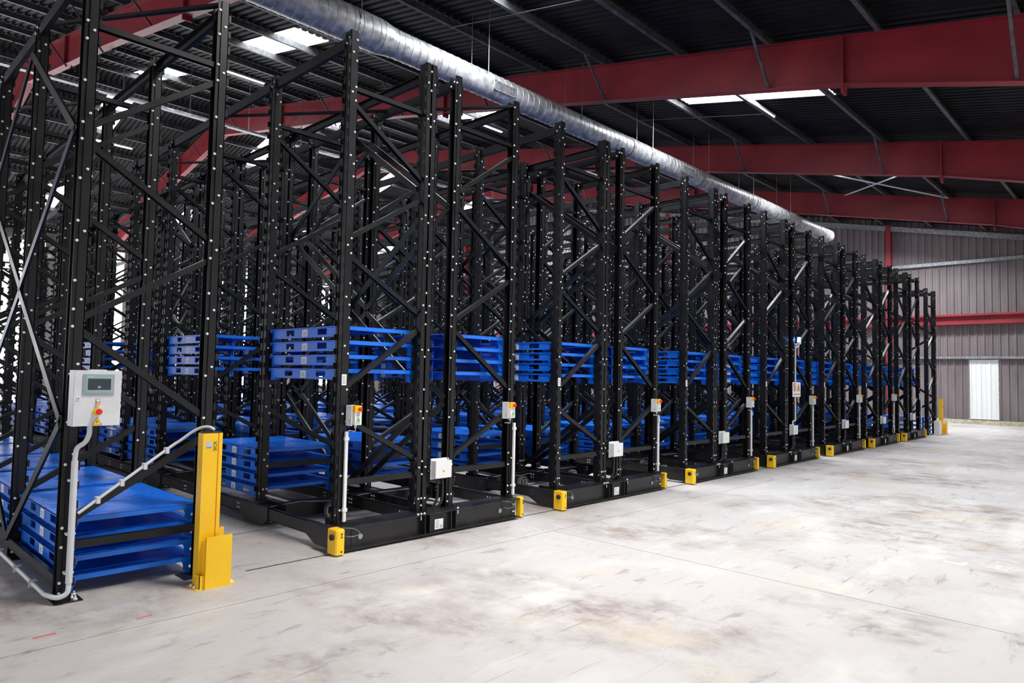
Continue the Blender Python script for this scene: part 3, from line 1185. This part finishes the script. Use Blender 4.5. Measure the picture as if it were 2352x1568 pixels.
# ================================================================== CONTROL DEVICES
def mushroom(mb, p, r, h):
    x, y, z = p
    mb.cyl((x, y, z), (x, y - h * 0.45, z), r * 0.55, 'redplastic', 14)
    mb.cyl((x, y - h * 0.4, z), (x, y - h * 0.8, z), r * 0.85, 'redplastic', 18, r)
    mb.cyl((x, y - h * 0.8, z), (x, y - h, z), r, 'redplastic', 18, r * 0.75)


def station_parts():
    d = {}
    mb = MB()
    mb.box(-0.065, -0.060, -0.065, 0.03, 0, 0.185, 'white')     # bent mounting plate seen edge on
    mb.box(-0.065, 0.03, 0.026, 0.03, 0, 0.185, 'white')
    for z in (0.03, 0.05, 0.16):
        mb.cyl((-0.0655, -0.03, z), (-0.067, -0.03, z), 0.005, 'ink', 8)
    d['bracket'] = mb.mesh('mounting_plate')
    mb = MB()
    mb.box(-0.035, 0.035, -0.075, -0.01, 0.008, 0.120, 'white')
    mb.box(-0.022, 0.012, -0.0762, -0.075, 0.018, 0.042, 'ink')
    mb.box(-0.019, 0.009, -0.0766, -0.0762, 0.021, 0.039, 'white')
    mb.box(-0.022, 0.012, -0.0762, -0.075, 0.094, 0.114, 'ink')
    mb.box(-0.019, 0.009, -0.0766, -0.0762, 0.097, 0.111, 'white')
    mb.cyl((0, -0.03, 0.008), (0, -0.03, -0.02), 0.012, 'pipe', 10)
    d['body'] = mb.mesh('button_box')
    mb = MB()
    mb.box(-0.035, 0.035, -0.077, -0.01, 0.121, 0.183, 'yellow')
    d['head'] = mb.mesh('yellow_head')
    mb = MB()
    mushroom(mb, (0.004, -0.077, 0.152), 0.02, 0.035)
    d['red'] = mb.mesh('stop_button')
    mb = MB()
    mb.cyl((0, -0.075, 0.056), (0, -0.084, 0.056), 0.012, 'green', 14)
    d['green'] = mb.mesh('green_button')
    mb = MB()
    mb.cyl((0, -0.075, 0.083), (0, -0.082, 0.083), 0.012, 'white', 14)
    d['wh'] = mb.mesh('white_button')
    mb = MB()
    mb.tube(smooth_path([(0, -0.03, -0.02), (0.0, -0.03, -0.05), (-0.03, -0.02, -0.048), (-0.045, -0.01, -0.045), (-0.055, -0.005, -0.05)]), 0.004, 'pipe', 6)
    d['cable'] = mb.mesh('cable')
    return d


ST = station_parts()
n_st = 0
for k, xk in enumerate(XK):
    spots = [('D', DX - 0.13)]
    if k == 0:
        spots.insert(0, ('A', AX + 0.115))
    for nm, xo in spots:
        if nm == 'A':
            lab = 'push-button station on the left corner of the nearest mobile rack'
        else:
            lab = 'push-button station with red stop button on right upright of %s mobile rack' % ORD[k]
        t = thing('button_station', lab, 'control station', (xk + xo, Y0 - 0.045, 1.115), 'push-button stations on the mobile racks')
        link('mounting_plate', ST['bracket'], t)
        b = link('button_box', ST['body'], t)
        link('green_button', ST['green'], b, label='green start button')
        link('white_button', ST['wh'], b)
        hd = link('yellow_head', ST['head'], t, label='yellow emergency stop housing')
        link('stop_button', ST['red'], hd, label='red mushroom stop button')
        link('cable', ST['cable'], t)


def jbox():
    d = {}
    mb = MB()
    mb.box(-0.105, 0.108, 0.0, 0.006, -0.02, 0.19, 'greywhite')
    mb.box(-0.10, 0.105, -0.06, 0.0, 0.0, 0.17, 'greywhite')
    d['box'] = mb.mesh('enclosure')
    mb = MB()
    mb.box(-0.102, 0.107, -0.078, -0.062, -0.002, 0.172, 'white')
    mb.poly([(-0.018, -0.079, 0.055), (0.018, -0.079, 0.055), (0.0, -0.079, 0.086)], [(0, 1, 2)], 'yellow')
    mb.poly([(-0.006, -0.0795, 0.060), (0.006, -0.0795, 0.060), (0.0, -0.0795, 0.078)], [(0, 1, 2)], 'ink')
    d['lid'] = mb.mesh('lid')
    mb = MB()
    mb.tube(smooth_path([(-0.035, -0.03, 0.0), (-0.035, -0.03, -0.15), (-0.05, -0.03, -0.24), (-0.08, 0.0, -0.308)]), 0.014, 'rubber', 8)
    d['h1'] = mb.mesh('cable_hose')
    mb = MB()
    mb.tube(smooth_path([(0.03, -0.03, 0.0), (0.035, -0.03, -0.15), (0.02, -0.03, -0.25), (-0.02, 0.0, -0.308)]), 0.014, 'rubber', 8)
    d['h2'] = mb.mesh('cable_hose')
    return d


JB = jbox()
for k, xk in enumerate(XK):
    t = thing('junction_box', 'white electrical junction box between the inner uprights of %s mobile rack' % ORD[k], 'junction box', (xk + 1.30, Y0 - 0.025, 0.55), 'junction boxes on the mobile racks')
    link('enclosure', JB['box'], t)
    link('lid', JB['lid'], t, label='white lid with small yellow warning triangle')
    link('cable_hose', JB['h1'], t, label='black cable hose')
    link('cable_hose', JB['h2'], t, label='black cable hose')

# ---- warning sign and beacon on the fourth mobile rack
x4 = XK[3]
t = thing('warning_sign', 'white warning sign with red ring and yellow triangle on the fourth mobile rack', 'sign', (x4 + 1.41, Y0 - 0.072, 1.43))
mb = MB()
mb.box(-0.20, 0.20, -0.004, 0.0, -0.145, 0.145, 'paper')
link('sign_board', mb.mesh('sign_board'), t)
mb = MB()
n = 28
for i in range(n):
    a, b = 2 * math.pi * i / n, 2 * math.pi * (i + 1) / n
    mb.poly([(-0.1 + 0.085 * math.cos(a), -0.005, 0.045 + 0.085 * math.sin(a)), (-0.1 + 0.085 * math.cos(b), -0.005, 0.045 + 0.085 * math.sin(b)),
             (-0.1 + 0.068 * math.cos(b), -0.005, 0.045 + 0.068 * math.sin(b)), (-0.1 + 0.068 * math.cos(a), -0.005, 0.045 + 0.068 * math.sin(a))], [(0, 1, 2, 3)], 'redplastic')
mb.bar((-0.155, -0.0052, 0.10), (-0.045, -0.0052, -0.01), 0.0008, 0.014, 'redplastic')
mb.cyl((-0.1, -0.0042, 0.088), (-0.1, -0.0048, 0.088), 0.013, 'ink', 12)
mb.box(-0.118, -0.082, -0.0048, -0.0042, 0.03, 0.072, 'ink')
mb.box(-0.113, -0.103, -0.0048, -0.0042, -0.015, 0.03, 'ink')
mb.box(-0.097, -0.087, -0.0048, -0.0042, -0.015, 0.03, 'ink')
link('prohibition_symbol', mb.mesh('prohibition_symbol'), t)
mb = MB()
mb.poly([(0.01, -0.0045, -0.03), (0.18, -0.0045, -0.03), (0.095, -0.0045, 0.118)], [(0, 1, 2)], 'ink')
mb.poly([(0.024, -0.0052, -0.022), (0.166, -0.0052, -0.022), (0.095, -0.0052, 0.102)], [(0, 1, 2)], 'yellow')
mb.cyl((0.095, -0.0052, 0.065), (0.095, -0.006, 0.065), 0.009, 'ink', 10)
mb.box(0.082, 0.108, -0.006, -0.0052, 0.0, 0.052, 'ink')
link('warning_symbol', mb.mesh('warning_symbol'), t)
mb = MB()
for i in range(9):
    xx = -0.17 + i * 0.04
    mb.box(xx, xx + 0.022, -0.005, -0.0042, -0.105, -0.085, 'ink')
link('caption', mb.mesh('caption'), t)
t = thing('warning_beacon', 'glowing blue warning beacon high on the fourth mobile rack', 'beacon', (x4 + 1.60, Y0 - 0.05, 2.38))
mb = MB()
mb.cyl((0, 0, -0.04), (0, 0, 0.0), 0.04, 'greywhite', 16)
mb.box(-0.03, 0.03, 0, 0.05, -0.05, -0.03, 'greywhite')
mb.box(-0.16, 0.03, 0.028, 0.034, -0.05, -0.03, 'greywhite')
link('base', mb.mesh('base'), t)
mb = MB()
mb.cyl((0, 0, 0.0), (0, 0, 0.10), 0.035, 'beacon', 16, 0.030)
link('lens', mb.mesh('lens'), t, label='blue lit lens')
mb = MB()
mb.tube(smooth_path([(x4 + 1.28, Y0 - 0.05, 0.745), (x4 + 1.29, Y0 - 0.05, 0.80), (x4 + 1.40, Y0 - 0.052, 0.83), (x4 + 1.41, Y0 - 0.052, 0.95)], 5)
        + smooth_path([(x4 + 1.41, Y0 - 0.052, 1.5), (x4 + 1.41, Y0 - 0.052, 2.1), (x4 + 1.44, Y0 - 0.052, 2.26), (x4 + 1.58, Y0 - 0.052, 2.30), (x4 + 1.60, Y0 - 0.052, 2.33)], 5), 0.013, 'white', 8)
thing('beacon_conduit', 'white conduit rising behind the warning sign to the blue beacon', 'conduit', (0, 0, 0), None, me=mb.mesh('beacon_conduit', True))

# ---- control panel on the near stationary rack
t = thing('control_panel', 'light grey wall-box control panel with touch screen on the near rack upright', 'control panel', (1.285, Y0 - 0.15, 1.20))
PW, PH = 0.285, 0.378
mb = MB()
mb.box(0, PW, 0.018, 0.135, 0, PH, 'greywhite')
mb.box(0.10, 0.20, 0.04, 0.11, PH, PH + 0.006, 'greywhite')
link('enclosure', mb.mesh('enclosure'), t)
mb = MB()
mb.box(0.001, PW - 0.001, 0.0, 0.016, 0.001, PH - 0.001, 'greywhite')
dr = link('front_door', mb.mesh('front_door'), t)
mb = MB()
mb.box(0.012, 0.038, -0.003, 0, 0.172, 0.202, 'white')
mb.cyl((0.025, -0.003, 0.188), (0.025, -0.007, 0.188), 0.006, 'bezel', 12)
link('door_lock', mb.mesh('door_lock'), dr)
mb = MB()
mb.box(0.048, 0.238, -0.006, 0, 0.208, 0.352, 'bezel')
mb.box(0.062, 0.228, -0.008, -0.006, 0.219, 0.346, 'bezel2')
for i in range(8):
    mb.box(0.070 + i * 0.0185, 0.082 + i * 0.0185, -0.0088, -0.008, 0.224, 0.234, 'bezel')
sc_ = link('touch_screen', mb.mesh('touch_screen'), t, label='grey framed touch screen')
mb = MB()
mb.box(0.076, 0.216, -0.009, -0.008, 0.246, 0.322, 'screen')
link('display', mb.mesh('display'), sc_)
mb = MB()
mb.box(0.136, 0.154, -0.0095, -0.009, 0.258, 0.272, 'bezel')
link('screen_icon', mb.mesh('screen_icon'), sc_)
text_obj('lettering', 'SIEMENS', 0.011, 'white', sc_, (0.093, -0.0085, 0.335), (math.pi / 2, 0, 0))
mb = MB()
mb.box(0.130, 0.156, -0.002, 0, 0.148, 0.184, 'ink')
mb.box(0.132, 0.154, -0.003, -0.002, 0.166, 0.182, 'white')
mb.cyl((0.143, -0.001, 0.152), (0.143, -0.010, 0.152), 0.0135, 'steel', 18)
mb.cyl((0.143, -0.010, 0.152), (0.143, -0.014, 0.152), 0.010, 'amber', 18)
link('lamp_button', mb.mesh('lamp_button'), t, label='amber illuminated button')
mb = MB()
mb.cyl((0.143, 0, 0.098), (0.143, -0.012, 0.098), 0.028, 'yellow', 22, 0.026)
st = link('stop_collar', mb.mesh('stop_collar'), t, label='yellow collar of the emergency stop')
mb = MB()
mushroom(mb, (0.143, -0.012, 0.098), 0.02, 0.04)
link('stop_button', mb.mesh('stop_button', True), st, label='red mushroom emergency stop')
mb = MB()
mb.poly([(0.112, -0.0006, 0.005), (0.174, -0.0006, 0.005), (0.143, -0.0006, 0.060)], [(0, 1, 2)], 'ink')
mb.poly([(0.116, -0.001, 0.0075), (0.170, -0.001, 0.0075), (0.143, -0.001, 0.055)], [(0, 1, 2)], 'yellow')
mb.poly([(0.146, -0.0014, 0.046), (0.137, -0.0014, 0.028), (0.143, -0.0014, 0.028), (0.140, -0.0014, 0.012), (0.149, -0.0014, 0.032), (0.143, -0.0014, 0.032)], [(0, 1, 2, 5), (2, 3, 4, 5)], 'ink')
link('warning_triangle', mb.mesh('warning_triangle'), t, label='yellow high voltage triangle')

# ---- conduits around the near stationary rack
px, py = 1.335, Y0 - 0.045
c1 = smooth_path([(1.405, Y0 - 0.075, 1.20), (1.405, Y0 - 0.075, 1.14), (1.385, Y0 - 0.065, 1.085), (1.345, py, 1.045), (px, py, 0.98)], 6)
c2 = [(px, py, 0.9), (px, py, 0.14)]
c3 = smooth_path([(px, py, 0.13), (px - 0.01, py - 0.005, 0.075), (px - 0.06, py + 0.02, 0.05), (px - 0.105, py + 0.12, 0.055)], 6)
c4 = [(px - 0.11, py + 0.2, 0.06), (px - 0.11, py + 9.0, 0.06)]
mb = MB()
mb.tube(c1 + c2 + c3 + c4, 0.0165, 'pipe', 12)
cd = thing('cable_conduit', 'light grey conduit dropping from the control panel and running along the floor', 'conduit', (0, 0, 0), None, me=mb.mesh('cable_conduit', True))
mb = MB()
mb.cyl((px, py, 0.06 + 0.08), (px, py, 0.96), 0.021, 'pipe', 16)
link('sleeve', mb.mesh('sleeve', True), cd)
for z in (0.20, 0.46, 0.82):
    mb = MB()
    mb.box(px - 0.03, px + 0.026, py - 0.002, py + 0.045, z, z + 0.014, 'pipe')
    link('pipe_clip', mb.mesh('pipe_clip'), cd)
for dy in (0.45, 0.95, 1.6, 2.4):
    mb = MB()
    mb.box(px - 0.135, px - 0.088, py + dy, py + dy + 0.015, 0.035, 0.085, 'pipe')
    link('pipe_clip', mb.mesh('pipe_clip'), cd)
BXL, BXR = XS_L + 0.05, XS_L + DEP + 0.03


def on_brace(t):        # just above the lower diagonal of the front frame
    return Vector((1.37 + 0.59 * t, Y0 - 0.04, 0.60 + 0.42 * t))


pts = [on_brace(0.0), on_brace(0.33), on_brace(0.66), on_brace(1.0), Vector((2.02, Y0 - 0.06, 1.065)), Vector((2.085, Y0 - 0.10, 1.125)), Vector((2.135, Y0 - 0.145, 1.16)),
       Vector((2.175, Y0 - 0.19, 1.165)), Vector((2.20, Y0 - 0.225, 1.145))]
mb = MB()
mb.tube(smooth_path(pts, 8), 0.011, 'pipe', 10)
cd2 = thing('cable_conduit', 'light grey conduit along the sloping brace up to the yellow post', 'conduit', (0, 0, 0), None, me=mb.mesh('cable_conduit', True))
for q in (0.2, 0.45, 0.7, 0.95):
    p = on_brace(q)
    mb = MB()
    mb.box(p.x - 0.012, p.x + 0.012, p.y - 0.016, p.y + 0.035, p.z - 0.03, p.z + 0.014, 'pipe')
    link('pipe_clip', mb.mesh('pipe_clip'), cd2)


# ---- yellow light-barrier posts
def guard_post(name, label, x, y, side, brand):
    t = thing(name, label, 'sensor post', (x, y, 0), 'yellow light barrier posts')
    mb = MB()
    # extruded profile with a slot on its right front edge
    prof = [(-0.005, 0.0), (0.105, 0.0), (0.107, 0.012), (0.112, 0.012), (0.114, 0.0), (0.14, 0.0), (0.14, 0.09), (-0.005, 0.09)]
    n = len(prof)
    z0, z1 = 0.01, 1.125
    mb.poly([(a, b, z0) for a, b in prof] + [(a, b, z1) for a, b in prof],
            [(i, (i + 1) % n, n + (i + 1) % n, n + i) for i in range(n)] + [tuple(range(n - 1, -1, -1)), tuple(range(n, 2 * n))], 'yellow')
    c = link('column', mb.mesh('column'), t)
    mb = MB()
    mb.box(0.0, 0.135, 0.004, 0.086, 1.125, 1.133, 'rubber')
    link('end_cap', mb.mesh('end_cap'), c, label='black end cap')
    if brand:
        mb = MB()
        mb.box(0.018, 0.062, -0.001, 0, 1.015, 1.065, 'silverfoil')
        mb.box(0.022, 0.058, -0.0014, -0.001, 1.018, 1.022, 'ink')
        link('rating_sticker', mb.mesh('rating_sticker'), c, label='silver rating sticker')
        text_obj('lettering', 'SICK', 0.036, 'ink', c, (0.086, -0.001, 1.030), (math.pi / 2, -math.pi / 2, 0))
    else:
        for z in (0.10, 0.46, 0.84):
            mb = MB()
            mb.box(0.055, 0.085, -0.002, 0, z, z + 0.05, 'ink')
            link('window_slot', mb.mesh('window_slot'), c)
    # impact guard: U-shaped plate with chamfered cheeks
    gx = 0.02 if side == 'near' else 0.16
    mb = MB()
    f0, f1 = gx, gx + 0.19
    mb.box(f0, f1, -0.075, -0.069, 0.0, 0.375, 'yellow')
    for xx, inner in ((f0, -0.07), ):
        ypr = [(-0.072, 0.0), (-0.072, 0.375), (-0.03, 0.345), (0.03, 0.345), (0.03, 0.0)]
        mb.poly([(xx, a, b) for a, b in ypr] + [(xx + 0.006, a, b) for a, b in ypr],
                [(i, (i + 1) % 5, 5 + (i + 1) % 5, 5 + i) for i in range(5)] + [(4, 3, 2, 1, 0), (5, 6, 7, 8, 9)], 'yellow')
    xpr = [(f0 + 0.12, 0.0), (f0 + 0.12, 0.34), (f0 + 0.175, 0.40), (f1 + 0.01, 0.40), (f1 + 0.01, 0.0)]
    mb.poly([(a, 0.10, b) for a, b in xpr] + [(a, 0.106, b) for a, b in xpr], [(i, (i + 1) % 5, 5 + (i + 1) % 5, 5 + i) for i in range(5)] + [(0, 1, 2, 3, 4), (9, 8, 7, 6, 5)], 'yellow')
    mb.box(f1 - 0.006, f1, -0.072, -0.02, 0.0, 0.375, 'yellow')
    gd = link('impact_guard', mb.mesh('impact_guard'), t, label='yellow folded steel impact guard')
    mb = MB()
    mb.box(f0 - 0.06, f1 + 0.045, -0.06, 0.11, 0.0, 0.007, 'yellow')
    mb.box(f0 - 0.035, f0 + 0.0, -0.058, -0.053, 0.0, 0.10, 'yellow')
    mb.box(f0 - 0.035, f0 - 0.030, -0.058, 0.03, 0.0, 0.10, 'yellow')
    for (a, b) in ((f0 - 0.02, -0.048 + 0.005), (f0 - 0.045, 0.0), (f1 + 0.025, -0.03), (f0 - 0.045, 0.06)):
        mb.bolt((a, b, 0.007), (0, 0, 1), 0.012, 0.018)
    link('base_plate', mb.mesh('base_plate'), gd)
    return t


guard_post('sensor_post', 'tall yellow light barrier post with black lettering beside the near rack', 2.10, 5.165, 'near', True)
guard_post('sensor_post', 'distant yellow light barrier post in front of the last rack', 25.26, 5.265, 'far', False)
t = thing('cover_box', 'small white metal cover box standing beside the distant yellow post', 'box', (24.62, 5.22, 0))
mb = MB()
mb.box(0, 0.34, 0, 0.14, 0, 0.43, 'white')
mb.box(-0.005, 0.345, -0.005, 0.145, 0.43, 0.438, 'white')
mb.box(0.02, 0.32, -0.003, 0, 0.03, 0.40, 'white')
link('casing', mb.mesh('casing'), t)

# ================================================================== AIR DUCT
DY, DZ = 9.9, 7.48
duct = thing('air_duct', 'large galvanised spiral air duct hung above the racks', 'air duct', (0, DY, DZ))


def duct_seg(x0, x1, r0, r1=None):
    r1 = r0 if r1 is None else r1
    mb = MB()
    n = 32
    pitch = 0.17
    st = [(x0, r0)]
    k = 1
    while x0 + k * pitch < x1 - 0.02:
        xx = x0 + k * pitch
        f = (xx - x0) / (x1 - x0)
        r = r0 + (r1 - r0) * f
        st += [(xx - 0.013, r), (xx - 0.006, r + 0.007), (xx + 0.006, r + 0.007), (xx + 0.013, r)]
        k += 1
    st.append((x1, r1))
    pts = []
    for i, (x, r) in enumerate(st):
        for j in range(n):
            a = 2 * math.pi * j / n
            sk = 0.0 if i in (0, len(st) - 1) else 0.085 * (j / n - 0.5) * 2      # spiral lay of the seam
            pts.append((x + sk * 0.9, r * math.cos(a), r * math.sin(a)))
    fs = []
    for i in range(len(st) - 1):
        for j in range(n):
            if i not in (0, len(st) - 2) and j == n - 1:
                pass
            fs.append((i * n + j, i * n + (j + 1) % n, (i + 1) * n + (j + 1) % n, (i + 1) * n + j))
    mb.poly(pts, fs, 'duct')
    # coupling band at the start
    for (xa, xb, rr) in ((x0 - 0.05, x0 + 0.05, r0 + 0.012),):
        mb.cyl((xa, 0, 0), (xb, 0, 0), rr, 'duct', 32, cap=False)
        mb.cyl((xa + 0.01, 0, 0), (xa + 0.02, 0, 0), rr + 0.006, 'duct', 32, cap=False)
        mb.cyl((xb - 0.02, 0, 0), (xb - 0.01, 0, 0), rr + 0.006, 'duct', 32, cap=False)
    me = mb.mesh('duct_section', True)
    return me


R0, R1 = 0.30, 0.248
secs = [(-2.0, 1.0, R0), (1.0, 3.9, R0), (3.9, 6.72, R0), (7.0, 10.8, R1), (10.8, 14.4, R1), (14.4, 18.0, R1), (18.0, 21.6, R1), (21.6, 25.2, R1), (25.2, 28.6, R1)]
for a, b, r in secs:
    link('duct_section', duct_seg(a, b, r), duct)
mb = MB()
mb.cyl((6.72, 0, 0), (7.0, 0, 0), R0 + 0.006, 'duct', 32, R1 + 0.006, cap=False)
mb.cyl((28.6, 0, 0), (28.62, 0, 0), R1 + 0.004, 'duct', 32)
link('reducer', mb.mesh('reducer', True), duct)
for gx in (2.4, 9.4, 16.75, 24.1):
    g = link('duct_grille', None, duct, (gx, 0, 0))
    r = R0 if gx < 5 else R1
    a0, a1 = math.radians(180 - 4), math.radians(180 + 32)     # on the aisle side, a little below the middle
    mb = MB()
    rr = r + 0.016
    am = (a0 + a1) / 2
    u = Vector((0, math.cos(am), math.sin(am)))
    v = Vector((0, -math.sin(am), math.cos(am)))
    h = 0.09

    def gb(x0, x1, s0, s1, d0, d1, k):
        c = []
        for d in (d0, d1):
            for s_ in (s0, s1):
                for x_ in (x0, x1):
                    q = u * d + v * s_
                    c.append((x_, q.y, q.z))
        mb.poly(c, [(0, 1, 3, 2), (4, 6, 7, 5), (0, 4, 5, 1), (2, 3, 7, 6), (0, 2, 6, 4), (1, 5, 7, 3)], k)
    gb(0, 0.62, -h, -h + 0.02, r - 0.02, rr, 'galv')
    gb(0, 0.62, h - 0.02, h, r - 0.02, rr, 'galv')
    gb(0, 0.025, -h, h, r - 0.02, rr, 'galv')
    gb(0.595, 0.62, -h, h, r - 0.02, rr, 'galv')
    gb(0.02, 0.60, -h + 0.01, h - 0.01, r - 0.02, r + 0.004, 'ink')
    link('grille_frame', mb.mesh('grille_frame'), g)
    mb = MB()
    for i in range(20):
        xx = 0.035 + i * 0.0285
        gb(xx, xx + 0.012, -h + 0.02, h - 0.02, r + 0.004, r + 0.013, 'galv')
    link('grille_fins', mb.mesh('grille_fins'), g, kind='stuff')
for x in [3.2 + 3.0 * i for i in range(9)]:
    for dy in (-0.27, 0.27):
        y = DY + dy * (1.15 if x < 6.8 else 0.93)
        mb = MB()
        mb.cyl((x, y - DY, 0.0), (x, y - DY, roof_z(y) - 0.05 - DZ), 0.007, 'galv', 6)
        link('hanger_wire', mb.mesh('hanger_wire'), duct)
    mb = MB()
    rr = (R0 if x < 6.8 else R1) + 0.009
    mb.cyl((x - 0.012, 0, 0), (x + 0.012, 0, 0), rr, 'galv', 32, cap=False)
    link('hanger_strap', mb.mesh('hanger_strap'), duct)
# thin straps tying the first purlins together above the duct hangers
for x in (9.2, 16.2):
    mb = MB()
    mb.bar((x, 7.09, roof_z(7.09) - 0.2), (x, 10.81, roof_z(10.81) - 0.2), 0.03, 0.006, 'purlin')
    link('purlin_strap', mb.mesh('purlin_strap'), ceiling)

# ================================================================== CABLE TRAY AND LAMPS
TY, TZ = 22.0, 9.5
tray = thing('cable_tray', 'long bright cable tray hung from rods under the roof at left', 'cable tray', (0, TY, TZ))
mb = MB()
mb.box(1.5, 24, -0.10, 0.10, 0.0, 0.004, 'galv')
mb.box(1.5, 24, -0.10, -0.096, 0, 0.06, 'galv')
mb.box(1.5, 24, 0.096, 0.10, 0, 0.06, 'galv')
for i in range(44):
    mb.box(1.6 + i * 0.5, 1.9 + i * 0.5, -0.104, -0.10, 0.02, 0.035, 'rubber')
link('tray_channel', mb.mesh('tray_channel'), tray)
for i in range(12):
    mb = MB()
    x = 2.4 + i * 1.9
    mb.cyl((x, 0, 0.0), (x, 0, roof_z(TY) - TZ), 0.014, 'galv', 6)
    link('hanger_rod', mb.mesh('hanger_rod'), tray)

lamp_spots = [(15.3, 7.1, 'fluorescent tube lamp hanging beside the bright rooflight right of the duct'),
              (15.6, 17.1, 'fluorescent tube lamp beside the rooflight left of the duct over the second rack'),
              (22.9, 18.2, 'fluorescent tube lamp beyond the duct over the third mobile rack'),
              (9.0, 21.9, 'fluorescent tube lamp near the pair of rooflights above the near stationary rack'),
              (8.5, 33.6, 'fluorescent tube lamp under the far roof slope by the left rooflight')]
for (x, y, lab) in lamp_spots:
    z = 1.6 + {7.1: 0.931, 17.1: 0.507, 18.2: 0.489, 21.9: 0.441, 33.6: 0.293}[y] * y
    t = thing('fluorescent_lamp', lab, 'lamp', (x, y, z), 'fluorescent lamps under the roof')
    mb = MB()
    mb.box(0, 1.45, -0.05, 0.05, 0.03, 0.075, 'white')
    link('housing', mb.mesh('housing'), t)
    for dy in (-0.025, 0.025):
        mb = MB()
        mb.cyl((0.03, dy, 0.012), (1.42, dy, 0.012), 0.014, 'tube', 10)
        link('tube', mb.mesh('tube'), t)
    mb = MB()
    for x_ in (0.2, 1.25):
        mb.cyl((x_, 0, 0.075), (x_, 0, roof_z(y) - z), 0.004, 'galv', 5)
    link('hanger_wire', mb.mesh('hanger_wire'), t)
